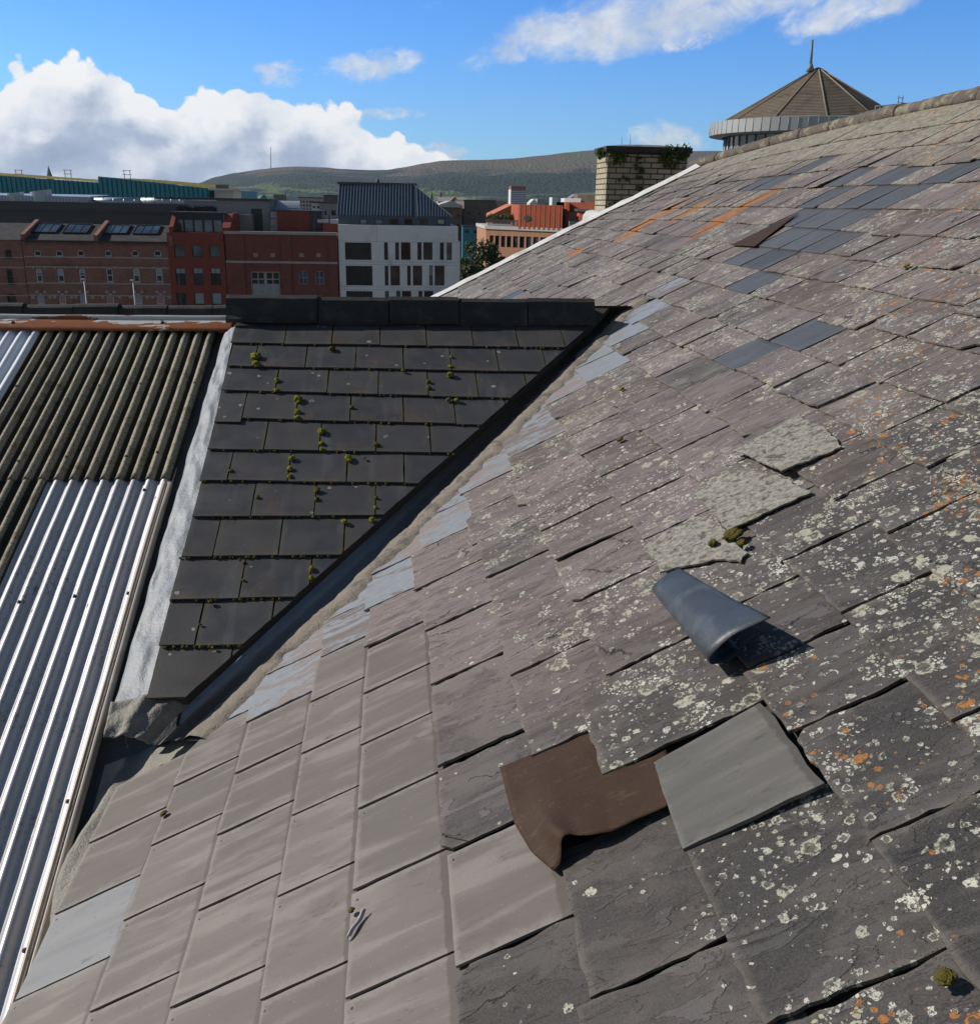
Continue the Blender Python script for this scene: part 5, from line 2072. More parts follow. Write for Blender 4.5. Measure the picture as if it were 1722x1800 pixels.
for a, b, y in ((155, 248, 355), (250, 325, 355)):
    f = MB()
    qa, qb = B.P(a, y, 2), B.P(b, y, 2)
    f.tube([(qa.x, Yb+2, qa.z), (qb.x, Yb+2, qb.z)], .55, 12)
    for i in range(5):
        xx = qa.x+(qb.x-qa.x)*(i+.5)/5
        f.tube([(xx-.05, Yb+2, qa.z), (xx+.05, Yb+2, qa.z)], .6, 12)
    B.part('duct', f, M['steel'])
f = MB()
a, b, c, d = B.rect(325, 367, 410, 353)
f.box(a, b, Yb, Yb+8, c, d)
B.part('grey_box', f, M['grey'])
f = MB()
rr = random.Random(7)
a, b, c, d = B.rect(312, 377, 424, 362, -14)
for i in range(26):
    xx = a+(b-a)*i/26
    f.box(xx, xx+(b-a)/26*rr.uniform(.35, .8), Yb-14, Yb-13+rr.random(), c, d-rr.uniform(0, .25))
f.box(a, b, Yb-13, Yb-12.6, c-2, d-.4)
B.part('chillers', f, M['frame_d'])
# ---- big teal shed with planted roof
B = Bld('teal_hall', 'long teal ribbed hall with a dry yellow planted roof, behind the silver ducts', 'building', 190, 330, 170)
Yb = 170.0
for (a, ya, b, yb), dy in (((-160, 298, 172.5, 320.5), 2), ((172.5, 310, 366, 331), 0)):
    f = MB()
    A, C_ = B.P(a, ya, dy), B.P(b, yb, dy)
    n = int((C_.x-A.x)/.75)
    for i in range(n):
        t0, t1 = i/n, (i+1)/n
        xx0, xx1 = A.x+(C_.x-A.x)*t0, A.x+(C_.x-A.x)*t1
        h = A.z+(C_.z-A.z)*(t0+t1)/2
        xm_ = xx0+(xx1-xx0)*.62
        f.face([(xx0, Yb+dy, 0), (xm_, Yb+dy, 0), (xm_, Yb+dy, h), (xx0, Yb+dy, h)])
        f.face([(xm_, Yb+dy, 0), (xm_+.1, Yb+dy+.22, 0), (xm_+.1, Yb+dy+.22, h), (xm_, Yb+dy, h)])
        f.face([(xm_+.1, Yb+dy+.22, 0), (xx1, Yb+dy, 0), (xx1, Yb+dy, h), (xm_+.1, Yb+dy+.22, h)])
    f.face([(C_.x, Yb+dy, 0), (C_.x, Yb+60, 0), (C_.x, Yb+60, C_.z), (C_.x, Yb+dy, C_.z)])
    f.face([(A.x, Yb+dy, 0), (A.x, Yb+dy, A.z), (A.x, Yb+60, A.z), (A.x, Yb+60, 0)])
    B.part('ribbed_wall', f, M['teal'])
    f = MB()
    st = .0 if a < 0 else .2
    f.grid(lambda p, q, A=A, C_=C_, dy=dy, st=st: (A.x+(C_.x-A.x)*(st+(1-st)*p), Yb+dy+.3+40*q, A.z+(C_.z-A.z)*(st+(1-st)*p)+.05+0.55*sin(min(1, q*4)*pi/2)*(.25+.75*p*(1.15-p)*2.2)+.22*mnoise.noise(Vector((p*60, q*20, st*9)))), 60, 10)
    B.part('planted_roof', f, M['sedum'])
for px_ in (34, 120, 224):
    f = MB()
    p = B.P(px_, 308 if px_ < 200 else 309, 12)
    for sx in (-.5, .5):
        f.box(p.x+sx-.05, p.x+sx+.05, Yb+12, Yb+12.1, p.z-1.5, p.z+.9)
    for hz in (.2, .85):
        f.box(p.x-.75, p.x+.75, Yb+11.98, Yb+12.08, p.z+hz-.05, p.z+hz+.05)
    B.part('roof_frame', f, M['steel'])
f = MB()
a, b, c, d = B.rect(376, 352, 408, 335)
f.box(a, b, Yb+1, Yb+10, 0, d)
f.box(a-.6, b+1.5, Yb-1, Yb+11, d, d+.3)
B.part('stair_head', f, M['white'])
f = MB()
for i in range(9):
    a, b, c, d = B.rect(376+i*2.6, 332, 377.4+i*2.6, 324)
    f.box(a, b, Yb+2, Yb+2.3, c, d)
a, b, c, d = B.rect(375, 333, 412, 331.5)
f.box(a, b, Yb+1.5, Yb+9, c, d)
B.part('roof_screen', f, M['brick_brown'])
# green spire behind
sp = MB()
p = at(87, 306, 420)
for i in range(8):
    t0, t1 = 2*pi*i/8, 2*pi*(i+1)/8
    sp.face([(p.x+cos(t0)*1.5, 420+sin(t0)*1.5, p.z-2), (p.x+cos(t1)*1.5, 420+sin(t1)*1.5, p.z-2), (p.x, 420, p.z+3.3)])
    sp.face([(p.x+cos(t0)*2, 420+sin(t0)*2, 0), (p.x+cos(t1)*2, 420+sin(t1)*2, 0), (p.x+cos(t1)*1.5, 420+sin(t1)*1.5, p.z-2), (p.x+cos(t0)*1.5, 420+sin(t0)*1.5, p.z-2)])
tag(sp.build('church_spire', M['copper']), 'small green copper spire poking up behind the teal hall', 'spire')


def dome(px, py, r, Y, lab):
    B = Bld('domed_building', lab, 'building', px, py, Y)
    p = B.P(px, py)
    f = MB()
    n = 14
    for j in range(6):
        f0, f1 = pi/2*j/6, pi/2*(j+1)/6
        for i in range(n):
            t0, t1 = 2*pi*i/n, 2*pi*(i+1)/n
            f.face([(p.x+cos(t0)*r*cos(f0), Y+sin(t0)*r*cos(f0), p.z+r*sin(f0)), (p.x+cos(t1)*r*cos(f0), Y+sin(t1)*r*cos(f0), p.z+r*sin(f0)),
                    (p.x+cos(t1)*r*cos(f1), Y+sin(t1)*r*cos(f1), p.z+r*sin(f1)), (p.x+cos(t0)*r*cos(f1), Y+sin(t0)*r*cos(f1), p.z+r*sin(f1))], 0, None, True)
    f.tube([(p.x, Y, p.z+r), (p.x, Y, p.z+r*1.4)], r*.08, 6)
    B.part('dome', f, M['copper'])
    f = MB()
    f.box(p.x-r*1.3, p.x+r*1.3, Y-r*1.2, Y+r*1.2, 0, p.z)
    B.part('wall', f, M['grey'])


dome(462, 350, 1.3, 300, 'grey building with a small green copper dome left of the pale offices')


def office(name, label, px0, py0, px1, py1, Y, mat, nx, ny, dep=10, lit=None, z0=0, wfx=.5, wfy=.5, glass=None):
    B = Bld(name, label, 'building', (px0+px1)/2, py1, Y)
    B.wallmat = mat
    a, b, c, d = B.rect(px0, py1, px1, py0)
    ops = []
    for i in range(nx):
        for j in range(ny):
            cw, ch = (b-a)/nx, (d-c)/(ny+.4)
            ops.append((a+cw*(i+.5-wfx/2), a+cw*(i+.5+wfx/2), c+ch*(j+.5-wfy/2), c+ch*(j+.5+wfy/2)))
    f = MB()
    wall_open(f, a, b, z0, d, Y, ops, .3)
    body(f, a, b, z0, d, Y, Y+dep)
    B.part('wall', f, mat)
    for o in ops:
        p = MB()
        p.box(o[0]-.02, o[1]+.02, Y+.2, Y+.25, o[2]-.02, o[3]+.02)
        B.part('window', p, glass or M['glass'])
    f = MB()
    f.box(a-.15, b+.15, Y-.15, Y+dep, d+.004, d+.25)
    B.part('roof_edge', f, M['grey_d'])
    return B


office('pale_office', 'pale grid windowed office block behind the brick lift tower', 527, 349, 575, 378, 260, M['conc'], 9, 4)
office('brown_office', 'small brown office block at the right end of the pale offices', 570, 345, 600, 372, 250, M['brick_brown'], 5, 3)
office('weathered_block', 'grey stained square block with a sunlit white side, just left of the zinc roof', 563, 358, 594, 400, 170, M['grey'], 2, 2, 8)
office('white_lab', 'small white block in the sun beside the grey stained block', 549, 357, 563, 384, 171, M['white'], 2, 3, 8)
B = office('brown_brick_block', 'large brown brick windowless block left of the tree, in front of the hills', 815, 354, 871, 412, 220, M['brick_brown'], 3, 2, 30, wfx=.14, wfy=.12)
B = office('brown_brick_annex', 'narrow brown brick block with pale roof edge, right of the zinc roof', 772, 364, 812, 420, 210, M['brick_brown'], 3, 3, 20, wfx=.4, wfy=.3)
f = MB()
a, b, c, d = B.rect(772, 364, 812, 360.5, -1)
f.prism([(a, 209, c), (b, 209, c), (b, 209, d), ((a+b)/2, 209, d+.8), (a, 209, d)], [(a, 229, c), (b, 229, c), (b, 229, d), ((a+b)/2, 229, d+.8), (a, 229, d)])
B.part('roof', f, M['conc'])
B = office('pale_blue_shed', 'pale blue low wall under the brown brick block', 813, 399, 858, 412, 205, M['teal'], 3, 1, 6)
# clock gable with two spires
B = Bld('clock_gable', 'red brick gable with a round white clock, behind the brown blocks', 'building', 799, 360, 300)
f = MB()
p = B.P(799, 358)
f.prism([(p.x-1.5, 300, 0), (p.x+1.5, 300, 0), (p.x+1.5, 300, p.z+.6), (p.x, 300, p.z+2.0), (p.x-1.5, 300, p.z+.6)], [(p.x-1.5, 306, 0), (p.x+1.5, 306, 0), (p.x+1.5, 306, p.z+.6), (p.x, 306, p.z+2.0), (p.x-1.5, 306, p.z+.6)])
B.part('wall', f, M['brick'])
f = MB()
f.tube([(p.x, 299.6, p.z+.2), (p.x, 299.9, p.z+.2)], .55, 16)
w = B.part('clock_face', f, M['white'])
f = MB()
f.box(p.x-.04, p.x+.04, 299.52, 299.58, p.z+.2, p.z+.6)
f.box(p.x, p.x+.3, 299.52, 299.57, p.z+.16, p.z+.24)
B.part('clock_hands', f, M['frame_d'], w)
f = MB()
a, b, c, d = B.rect(770, 362, 822, 349, 8)
f.box(a, b, 308, 320, 0, d-1)
f.face([(a, 307.5, d-1), (b, 307.5, d-1), (b, 314, d+.3), (a, 314, d+.3)])
B.part('hall', f, M['grey'])
for i, (px_, py_) in enumerate(((759, 336), (774.5, 336))):
    f = MB()
    p = at(px_, 356, 380)
    ptop = at(px_, py_, 380)
    f.box(p.x-.7, p.x+.7, 379.3, 380.7, 0, p.z)
    for a, b in (((-.7, -.7), (.7, -.7)), ((.7, -.7), (.7, .7)), ((.7, .7), (-.7, .7)), ((-.7, .7), (-.7, -.7))):
        f.face([(p.x+a[0], 380+a[1], p.z), (p.x+b[0], 380+b[1], p.z), (p.x, 380, ptop.z)])
    tag(f.build('church_spire', M['grey_d']), ('left' if i == 0 else 'right')+' one of two thin dark twin spires beside the brick clock gable', 'spire', 'twin church spires')
# tower block far off
B = office('tower_block', 'distant white and blue tower block with a red top, before the hills', 897, 333, 925, 362, 900, M['white'], 1, 9, 18, wfx=.99, wfy=.45, glass=simple('blue_spandrel', (0.05, 0.06, 0.16), .6, .1, 1))
f = MB()
a, b, c, d = B.rect(898, 334, 924, 327.5, -.5)
f.box(a, b, 899.5, 917, c, d)
B.part('red_top', f, simple('red_band', (0.30, 0.07, 0.06), .7, .1, .2))
# ---- orange brick building with rusty steel boxes
B = Bld('orange_brick_building', 'sunlit orange brick building with a rusty steel rooftop box and glazed terrace', 'building', 930, 430, 130)
B.wallmat = M['brick_orange']
Yb = 130.0
B.shear, B.sx = 1.1, B.X(853.5, 430)
xa, xb = B.X(853.5, 430), B.X(965, 430)
zt = B.Z(900, 403)
ops = []
for a, b in ((860, 866), (868.6, 874.8), (877.8, 884), (886.6, 893), (896, 903), (906, 912.7), (915.6, 922.6), (925.8, 933), (936.2, 944), (947, 955)):
    ops.append(B.rect(a, 413.5, b, 433))
for a, b in ((878, 884), (887, 893), (896, 903), (906, 912), (915, 922)):
    ops.append(B.rect(a, 449, b, 470))
mb = MB()
wall_open(mb, xa, xb, 0, zt, Yb, ops, .35)
body(mb, xa, xb, 0, zt, Yb, Yb+14)
B.part('wall', mb, M['brick_orange'])
for r in ops:
    window(B, r, Yb, M['frame_d'], M['glass'], 1, 1, .06, .3)
f = MB()
f.box(xa-.15, xb+.1, Yb-.2, Yb+14, zt, zt+B.Z(900, 397)-zt)
B.part('white_band', f, M['conc'])
f = MB()
a, b, c, d = B.rect(965.5, 420, 1060, 408, 1)
f.box(a, b, Yb+1, Yb+14, 0, d)
B.part('grey_wing', f, M['grey'])
f = MB()
a, b, c, d = B.rect(857, 397, 904, 387.5)
for i in range(34):
    xx = a+(b-a)*i/33
    f.box(xx-.03, xx+.03, Yb+.2, Yb+.26, c, d)
f.box(a, b, Yb+.18, Yb+.28, d, d+.1)
B.part('railing', f, M['frame_d'])
f = MB()
a, b, c, d = B.rect(903.5, 400, 967.5, 360.5)
n = 18
for i in range(n):
    xx0, xx1 = a+(b-a)*i/n, a+(b-a)*(i+1)/n
    f.box(xx0+.02, xx1-.02, Yb-.25+.06*(i % 2), Yb+1.0, c, d)
f.box(a, b, Yb+.5, Yb+8, c, d-.02)
B.part('steel_box', f, M['corten'])
f = MB()
p = B.P(917, 382.5, -.3)
f.tube([(p.x, Yb-.32, p.z), (p.x, Yb-.2, p.z)], .38, 14)
B.part('porthole', f, M['frame_d'])
f = MB()
a, b, c, d = B.rect(967.5, 400, 1021, 356, 3)
f.box(a, b, Yb+3, Yb+9, B.Z(990, 372, 3), d)
f.box(a, a+.4, Yb+2, Yb+9, c, d)
a2, b2, c2, d2 = B.rect(989, 384, 1050, 371, 1)
f.box(a2, b2, Yb+.8, Yb+3, c2, d2)
B.part('steel_canopy', f, M['corten'])
f = MB()
f.box(a2-.3, b2+.3, Yb+.5, Yb+4, d2, d2+.3)
f.box(B.X(1010, 420, 1), B.X(1060, 420, 1), Yb+2.9, Yb+3.1, zt, c2)
B.part('terrace_roof', f, M['grey_d'])
f = MB()
a, b, c, d = B.rect(975, 407, 1060, 393)
f.box(a, b, Yb-.05, Yb+.0, c, d)
B.part('glass_balustrade', f, M['glass_teal'])
f = MB()
for i in range(8):
    x = B.X(1000+i*8, 395, 2.5)
    f.box(x-.05, x+.05, Yb+2.5, Yb+2.6, zt, c2)
B.part('posts', f, M['steel'])
for pts, nm, mt in ((((985, 352), (1048, 344), 12), 'plant_screen', M['brick_brown']), (((1022, 372), (1052, 346), 14), 'scaffold_screen', M['frame_d']), (((968, 360), (990, 349), 10), 'white_plant', M['white'])):
    f = MB()
    (ax, ay), (bx, by), dy = pts
    a, b, c, d = B.rect(ax, ay, bx, by, dy)
    f.box(a, b, Yb+dy, Yb+dy+3, c-2, d)
    if mt is M['frame_d']:
        for i in range(12):
            xx = a+(b-a)*i/11
            f.box(xx-.04, xx+.04, Yb+dy-.5, Yb+dy-.42, c-3, d+.2)
        for i in range(5):
            zz = c+(d-c)*i/4
            f.box(a, b, Yb+dy-.52, Yb+dy-.44, zz, zz+.07)
    B.part(nm, f, mt)


def leaves(mb, pts, n, size, rng, r=1.0):
    for _ in range(n):
        c = rng.choice(pts)
        d = Vector((rng.gauss(0, 1), rng.gauss(0, 1), rng.gauss(0, 1)))
        d = d.normalized()*(c[3]*(rng.random()**.4))
        p = Vector(c[:3])+d
        a = Vector((rng.uniform(-1, 1), rng.uniform(-1, 1), rng.uniform(-1, 1))).normalized()
        b = a.cross(Vector((rng.uniform(-1, 1), rng.uniform(-1, 1), rng.uniform(-1, 1)))).normalized()
        s_ = size*rng.uniform(.6, 1.3)
        mb.face([p-a*s_, p+b*s_*.6, p+a*s_, p-b*s_*.6])


# roof garden
hg = MB()
pts = []
rr = random.Random(31)
for i in range(60):
    p = at(858+44*rr.random(), 386-5*rr.random(), 131)
    pts.append((p.x, 131+rr.uniform(-.3, .6), p.z, .45))
leaves(hg, pts, 2600, .14, rr)
tag(hg.build('roof_hedge', M['hedge']), 'yellow green hedge on the orange brick roof behind a railing', 'hedge')
f = MB()
p = at(895, 378, 150)
f.prism([(p.x-2.6, 150, p.z-2), (p.x+3, 150, p.z-2), (p.x+3, 150, p.z), (p.x+.6, 150, p.z+1.6), (p.x-2.6, 150, p.z+.1)], [(p.x-2.6, 160, p.z-2), (p.x+3, 160, p.z-2), (p.x+3, 160, p.z), (p.x+.6, 160, p.z+1.6), (p.x-2.6, 160, p.z+.1)])
f.box(p.x-2.5, p.x+2.9, 150.2, 159.8, 0, p.z-2)
tag(f.build('tiled_house', M['tile_or']), 'house with a bright orange tiled roof behind the roof garden', 'building')
# tree between the white and the orange building
tr_ = empty('street_tree', (at(845, 480, 112).x, 112, 0), 'dark green bushy tree between the white building and the orange brick building', 'tree')
tr_['kind'] = 'thing'
f = MB()
f.tube([(0, 0, 0), (.1, 0, 3), (0, .1, 6)], [.32, .26, .2], 8)
for i in range(7):
    t = 2*pi*i/7
    f.tube([(0, 0, 4+i*.2), (cos(t)*1.4, sin(t)*1.3, 6.5+i*.2), (cos(t)*2.4, sin(t)*2.1, 8.6+i*.1)], [.13, .09, .03], 6)
f.build('trunk', M['bark'], tr_)
rr = random.Random(77)
pts = []
ctr = at(845, 480, 112)
for i in range(70):
    px_, py_ = 806+rr.random()*78, 428+rr.random()*72
    ex = (px_-845)/39
    ey = (py_-480)/54
    if ex*ex+ey*ey > 1:
        continue
    p = at(px_, py_, 112)
    pts.append((p.x-ctr.x, rr.uniform(-2.4, 2.4)*(1-ex*ex)**.5, p.z, rr.uniform(.5, .95)))
for i in range(22):
    pts.append((rr.uniform(-2.2, 2.2), rr.uniform(-2, 2), rr.uniform(4.5, 8), .9))
f = MB()
leaves(f, pts, 9000, .17, rr)
f.build('crown', M['leaf'], tr_)
# street lamps in front of the warehouse
for i, (px_, pyt) in enumerate(((148, 491), (234, 493))):
    p = at(px_, pyt, 86)
    f = MB()
    f.tube([(p.x, 86, 0), (p.x, 86, p.z)], [.09, .05], 8)
    f.box(p.x-.25, p.x+.05, 85.9, 86.1, p.z-.05, p.z+.06)
    tag(f.build('lamp_post', M['frame_w']), ('left' if i == 0 else 'right')+' one of two slim pale lamp posts before the brick warehouse', 'lamp post', 'lamp posts in the street')

# ---- round tower with conical roof
YT = 70.0
tw = Bld('round_tower', 'round tower with brown many sided conical roof and mast, behind the slate ridge', 'tower', 1425, 240, YT)
pc = at(1425, 228, YT)
px2m = YT*1.0/F0/(fwd.y*1.0)*1.0
apex = at(1424, 119, YT)
zb_ = at(1425, 219, YT).z
Rb = (at(1578, 190, YT).x-at(1272, 215, YT).x)/2
Rf = Rb*1.115
NSD = 12
f = MB()
NR = 34
for i in range(NSD):
    t0, t1 = 2*pi*(i+.5)/NSD, 2*pi*(i+1.5)/NSD
    for j in range(NR):
        f0, f1 = j/NR, (j+1)/NR
        ra, rb_ = Rb*(1-f0)+.03, Rb*(1-f1)+.03
        za_, zb2 = zb_+(apex.z-zb_)*f0, zb_+(apex.z-zb_)*f1
        ra2 = ra+.06
        f.face([(pc.x+cos(t0)*ra2, YT+sin(t0)*ra2, za_), (pc.x+cos(t1)*ra2, YT+sin(t1)*ra2, za_), (pc.x+cos(t1)*rb_, YT+sin(t1)*rb_, zb2), (pc.x+cos(t0)*rb_, YT+sin(t0)*rb_, zb2)])
        f.face([(pc.x+cos(t0)*ra, YT+sin(t0)*ra, za_-.004), (pc.x+cos(t1)*ra, YT+sin(t1)*ra, za_-.004), (pc.x+cos(t1)*ra2, YT+sin(t1)*ra2, za_), (pc.x+cos(t0)*ra2, YT+sin(t0)*ra2, za_)])
M['shingle'] = simple('brown_shingle', (0.19, 0.155, 0.12), .9, .35, 1.1, 0, .4, .02, .2, (0.11, 0.085, 0.065), .6)
tw.part('roof', f, M['shingle'])
f = MB()
for i in range(NSD):
    t0 = 2*pi*(i+.5)/NSD
    f.tube([(pc.x+cos(t0)*(Rb+.09), YT+sin(t0)*(Rb+.09), zb_), (pc.x+cos(t0)*.1, YT+sin(t0)*.1, apex.z-.02)], .06, 6)
tw.part('hip_capping', f, simple('hip_tile', (0.24, 0.20, 0.155), .9, .3, 2))
f = MB()
NF = 72
zf0, zf1 = zb_-.86, zb_-.02
for i in range(NF):
    t0, t1 = 2*pi*i/NF, 2*pi*(i+1)/NF
    for (ra, za_, rb_, zz_) in ((Rf, zf0, Rf, zf1), (Rf, zf1, Rb-.3, zf1+.12), (Rf, zf0, Rf*.87, zf0-.1)):
        f.face([(pc.x+cos(t0)*ra, YT+sin(t0)*ra, za_), (pc.x+cos(t1)*ra, YT+sin(t1)*ra, za_), (pc.x+cos(t1)*rb_, YT+sin(t1)*rb_, zz_), (pc.x+cos(t0)*rb_, YT+sin(t0)*rb_, zz_)])
    x_, y_2 = pc.x+cos(t0)*(Rf+.01), YT+sin(t0)*(Rf+.01)
    f.tube([(x_, y_2, zf0), (x_, y_2, zf1)], .02, 4)
tw.part('fascia_ring', f, simple('lead_grey_fascia', (0.36, 0.37, 0.37), .5, .15, .6, .2))
f = MB()
Rd = Rf*.84
for i in range(48):
    t0, t1 = 2*pi*i/48, 2*pi*(i+1)/48
    f.face([(pc.x+cos(t0)*Rd, YT+sin(t0)*Rd, zf0-5), (pc.x+cos(t1)*Rd, YT+sin(t1)*Rd, zf0-5), (pc.x+cos(t1)*Rd, YT+sin(t1)*Rd, zf0-.09), (pc.x+cos(t0)*Rd, YT+sin(t0)*Rd, zf0-.09)])
tw.part('glazing', f, M['glass_teal'])
f = MB()
for i in range(48):
    t0 = 2*pi*i/48
    f.tube([(pc.x+cos(t0)*(Rd+.05), YT+sin(t0)*(Rd+.05), zf0-5), (pc.x+cos(t0)*(Rd+.05), YT+sin(t0)*(Rd+.05), zf0-.1)], .06, 4)
tw.part('mullions', f, M['steel'])
f = MB()
f.box(pc.x-5, pc.x+5, YT-5, YT+5, 0, zf0-4.9)
tw.part('tower_base', f, M['grey'])
f = MB()
pm = at(1427, 70, YT)
f.tube([(apex.x, YT, apex.z-.2), (pm.x, YT, pm.z)], [.10, .085], 8)
f.tube([(apex.x, YT, apex.z-.25), (apex.x, YT, apex.z+.25)], [.3, .12], 8)
tw.part('mast', f, simple('mast_grey', (0.20, 0.21, 0.22), .5, .1, 1))
# small aerial frame and rail right of the tower
ae = empty('roof_aerial', at(1580, 185, 60), 'small grey aerial frame and railing right of the conical roof', 'aerial')
ae['kind'] = 'thing'
o_ = at(1580, 185, 60)
f = MB()
for dx in (-.14, .14):
    f.box(dx-.03, dx+.03, -.03, .03, -1.5, .55)
for i in range(5):
    f.box(-.14, .14, -.02, .02, -.6+i*.25, -.56+i*.25)
f.build('frame', M['steel'], ae)
f = MB()
p0, p1 = at(1538, 187, 60)-o_, at(1578, 183, 60)-o_
f.tube([p0, p1], .03, 5)
for i in range(6):
    q = p0.lerp(p1, i/5)
    f.box(q.x-.02, q.x+.02, -.02, .02, q.z-1, q.z)
f.build('railing', M['steel'], ae)

# ---- buff brick chimney overgrown with ivy
YC = 14.3
ch = Bld('brick_chimney', 'buff brick chimney stack with dark coping and plants growing from it, beyond the white verge', 'chimney', 1130, 320, YC)
xa, xb = at(1066.5, 300, YC).x, at(1206, 300, YC).x
zt, zb = at(1130, 268, YC).z, at(1130, 372, YC).z
dep = .75
M['buff'] = brick_mat('buff_brick', (0.42, 0.36, 0.25), (0.50, 0.45, 0.33), (0.060, 0.052, 0.045), .205, .0755, .0095, .5, .9, -.1)
f = MB()
f.box(xa, xb, YC, YC+dep, zb-.05, zt)
xl = at(1054, 300, YC+dep).x
ch.part('stack', f, M['buff'])
f = MB()
f.box(xa-.04, xb+.05, YC-.06, YC+dep+.05, zt, zt+.075)
f.box(xa-.015, xb+.02, YC-.03, YC+dep+.02, zt-.03, zt-.001)
ch.part('coping', f, M['ridge'])
f = MB()
f.grid(lambda a, b: (xa-.03+(xb-xa+.07)*a, YC-.05+(dep+.09)*b, zt+.077+.045*sin(pi*a)**.5*sin(pi*b)**.6), 16, 8)
ch.part('flaunching', f, M['mortar'])
f = MB()
f.box(xa-.09, xb+.05, YC-.08, YC+dep+.05, zb-.11, zb-.05)
f.box(xa-.02, xb+.02, YC-.02, YC+dep, zb-8, zb-.11)
ch.part('base_shelf', f, M['ridge_stone'])
for px_ in (1092.5, 1107.5):
    f = MB()
    p, q = at(px_, 258, YC+.4), at(px_, 236 if px_ > 1100 else 241, YC+.4)
    f.tube([(p.x, YC+.4, p.z-.05), (q.x, YC+.4, q.z)], .0035, 5)
    ch.part('wire_spike', f, M['screw'])
iv = MB()
pts = []
rr = random.Random(13)


def patch(x0, y0, x1, y1, n, r=.03, dy=-.03):
    for _ in range(n):
        p = at(x0+(x1-x0)*rr.random(), y0+(y1-y0)*rr.random(), YC+dy)
        pts.append((p.x, YC+dy+rr.uniform(-.03, .03), p.z, r))


patch(1160, 258, 1211, 275, 40, .05)
patch(1162, 272, 1206, 294, 30, .04)
patch(1050, 264, 1064, 277, 18, .035, .1)
patch(1070, 266, 1105, 283, 22, .035)
patch(1076, 280, 1098, 292, 5, .025)
patch(1116, 275, 1130, 300, 10, .022)
patch(1118, 300, 1130, 316, 8, .025)
patch(1088, 310, 1106, 318, 7, .022)
patch(1122, 325, 1132, 336, 7, .025)
patch(1068, 356, 1098, 370, 22, .035)
patch(1122, 342, 1126, 350, 3, .02)
leaves(iv, pts, 3000, .018, rr)
for c in pts[::6]:
    iv.tube([(c[0], YC-.004, c[2]-.05), (c[0]+.01, YC-.03, c[2])], .003, 4)
io = iv.build('chimney_plants', M['ivy'])
tag(io, 'green leafy plants sprouting from the chimney coping and brick joints', 'plants')
# curved coping stone beside the chimney foot
f = MB()
p = at(1053, 385, YC-.4)
f.prism([(p.x-.08, YC-.4, p.z-.3), (p.x+.12, YC-.4, p.z-.3), (p.x+.12, YC-.4, p.z+.10), (p.x+.05, YC-.4, p.z+.12), (p.x-.02, YC-.4, p.z+.10), (p.x-.07, YC-.4, p.z+.03)],
        [(p.x-.08, YC+.5, p.z-.3), (p.x+.12, YC+.5, p.z-.3), (p.x+.12, YC+.5, p.z+.10), (p.x+.05, YC+.5, p.z+.12), (p.x-.02, YC+.5, p.z+.10), (p.x-.07, YC+.5, p.z+.03)])
ch.part('foot_stone', f, M['conc'])
# gable wall under the chimney and beneath the large roof
gw = MB()
gy = 11.25
pg0, pg1 = MAT_B @ Vector((-1.6, gy, -.3)), MAT_B @ Vector((3.1, gy, -.3))
gw.prism([(pg0.x, gy, 0), (pg1.x+3, gy, 0), (pg1.x+3, gy, pg0.z), (pg1.x, gy, pg1.z-.4), (pg0.x, gy, pg0.z)], [(pg0.x, gy+.3, 0), (pg1.x+3, gy+.3, 0), (pg1.x+3, gy+.3, pg0.z), (pg1.x, gy+.3, pg1.z-.4), (pg0.x, gy+.3, pg0.z)])
o = gw.build('gable_wall', M['brick'])
tag(o, 'red brick gable wall under the far white verge of the large roof', 'wall', None, 'thing')

# ---- hills
SKY = [(-200, 352), (150, 340), (300, 329), (345, 323), (380, 311), (415, 304), (460, 298), (490, 294.5), (520, 293), (570, 294.5), (600, 297.5), (650, 299.5), (680, 299), (705, 295), (750, 287), (775, 283), (800, 282), (850, 281.5), (900, 279),
       (950, 274), (1000, 268), (1030, 265), (1055, 263.5), (1100, 263), (1160, 264), (1215, 266), (1255, 265.5), (1400, 275), (1700, 300), (2000, 340)]


def sky_y(px):
    for (a, ya), (b, yb) in zip(SKY, SKY[1:]):
        if a <= px <= b:
            t = (px-a)/(b-a)
            t = t*t*(3-2*t)*.5+t*.5
            return ya+(yb-ya)*t
    return 345


hm = MB()
NXH, NYH = 420, 70


def hill_fn(a, b):
    px_ = -200+2200*a
    Yt = 4300.0
    Y0 = 1900.0
    Yy = Y0+(Yt-Y0)*b
    d = raydir(px_, 300)
    xx = d.x/d.y*Yy
    zt_ = at(px_, sky_y(px_), Yt).z
    prof_ = b**1.55 if b < 1 else 1
    z = zt_*prof_
    n = mnoise.noise(Vector((xx*.0022, Yy*.0022, 0)))*26+mnoise.noise(Vector((xx*.009, Yy*.009, 3)))*9
    z += n*sin(pi*b)*min(1, b*2)
    return (xx, Yy, max(z, .0)-1+2*b)


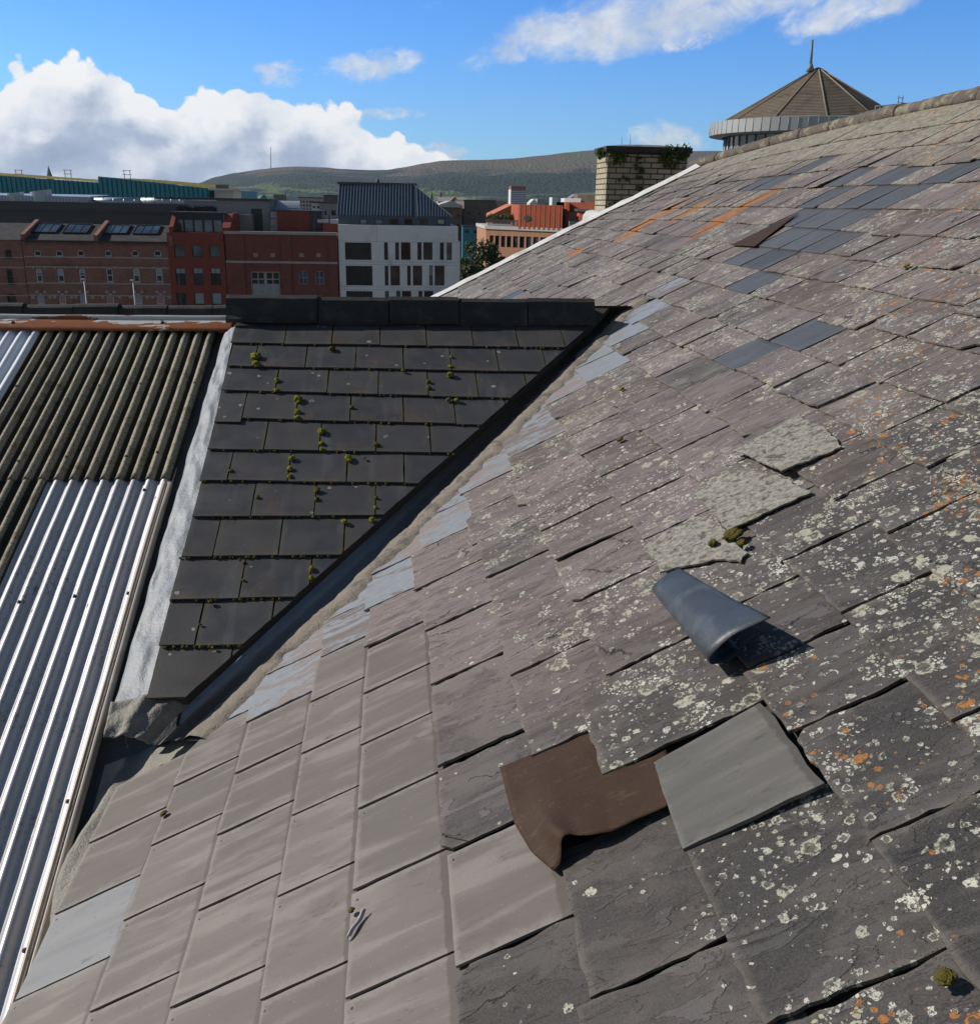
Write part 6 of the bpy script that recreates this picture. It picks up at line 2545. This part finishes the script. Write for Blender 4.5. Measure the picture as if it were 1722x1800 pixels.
hm.grid(hill_fn, NXH, NYH)
m, k, b = new_mat('hillside')
P = k.obj()
px_, py_, pz_ = k.sep(P)[0:3]
nb = k.noise(P, .0032, 6, .62)
ns = k.noise(P, .012, 5, .65)
vt = k.voro(k.scale(P, 1, .45, 1), .075)
tn = k.noise(P, .05, 4, .7)
hfac = k.math('ADD', k.math('MULTIPLY', pz_, 1/250.0), k.math('MULTIPLY_ADD', nb, .9, -.45))
moor = k.mix(ns, (0.085, 0.062, 0.042), (0.16, 0.112, 0.075))
moor = k.mix(k.ramp(k.noise(k.vmath('ADD', P, (900, 0, 0)), .004, 4, .6), .5, .62), moor, (0.10, 0.105, 0.045))
wood = k.mix(k.ramp(k.math('ADD', vt.outputs['Distance'], k.math('MULTIPLY_ADD', tn, .6, -.3)), .1, .7), (0.030, 0.048, 0.026), (0.010, 0.019, 0.015))
field = k.mix(ns, (0.10, 0.16, 0.045), (0.16, 0.20, 0.07))
c_ = k.mix(k.ramp(k.math('ADD', hfac, k.math('MULTIPLY_ADD', ns, .3, -.15)), .46, .56), wood, moor)
fld = k.math('MULTIPLY', k.ramp(nb, .50, .55), k.ramp(pz_, 75, 45))
c_ = k.mix(k.math('MULTIPLY', fld, .8), c_, field)
fin(k, b, c_, .95, k.bump(k.math('ADD', vt.outputs['Distance'], tn), .8, 6), spec=.1)
ho = hm.build('hills', m)
tag(ho, kind='structure')
# mast on the hilltop
p, q = at(476, 297.5, 4250), at(476, 258, 4250)
f = MB()
f.tube([(p.x, 4250, p.z-20), (q.x, 4250, q.z)], [1.6, 1.1], 6)
tag(f.build('hilltop_mast', M['grey_d']), 'thin tall transmitter mast on the rounded hilltop', 'mast')
# houses of the town below the hills: small separate blocks
rr = random.Random(99)
lab = ['white', 'grey', 'brown', 'red brick', 'cream', 'dark']
mts = [M['white'], M['grey'], M['brick_brown'], M['brick'], M['conc'], M['grey_d']]
for i, (px_, py_, w_, h_, m_) in enumerate([(420, 348, 22, 6, 5), (440, 352, 16, 5, 1), (490, 349, 18, 7, 2), (510, 352, 14, 6, 4), (880, 362, 20, 8, 3), (938, 360, 14, 6, 0), (952, 357, 16, 7, 1), (640, 350, 10, 5, 4), (975, 352, 10, 5, 0), (960, 364, 20, 6, 3), (866, 366, 14, 8, 5), (1012, 352, 20, 7, 1)]):
    Yh = rr.uniform(420, 900)
    a, b2_ = at(px_-w_/2, py_, Yh), at(px_+w_/2, py_-h_, Yh)
    f = MB()
    f.box(a.x, b2_.x, Yh, Yh+12, 0, b2_.z-(1.2 if i % 2 else 0))
    if i % 2:
        xm_ = (a.x+b2_.x)/2
        zz = b2_.z-1.2
        f.prism([(a.x-.3, Yh-.3, zz), (b2_.x+.3, Yh-.3, zz), (xm_, Yh-.3, zz+2.4)], [(a.x-.3, Yh+12.3, zz), (b2_.x+.3, Yh+12.3, zz), (xm_, Yh+12.3, zz+2.4)])
    where = 'below the hill, left of the zinc roof' if px_ < 700 else 'below the hill, near the distant tower block'
    tag(f.build('town_house', mts[m_]), 'tiny distant %s %s building %s' % (lab[m_], 'gabled' if i % 2 else 'flat roofed', where), 'building', 'distant town buildings')

# ------------------------------------------------------------------ the air between the town and the hills
hz = MB()
hz.box(-5200, 5200, -310, 4700, -1.0, 420)
hm_ = bpy.data.materials.new('haze')
hm_.use_nodes = True
hk = NT(hm_.node_tree)
for n in list(hk.n):
    if n.type == 'BSDF_PRINCIPLED':
        hk.n.remove(n)
pv = hk.new('ShaderNodeVolumePrincipled')
pv.inputs['Color'].default_value = (0.66, 0.80, 1.0, 1)
pv.inputs['Density'].default_value = 0.000055
pv.inputs['Anisotropy'].default_value = 0.2
outn = next(n for n in hk.n if n.type == 'OUTPUT_MATERIAL')
hk.l.new(pv.outputs[0], outn.inputs['Volume'])
tag(hz.build('haze', hm_), kind='stuff')
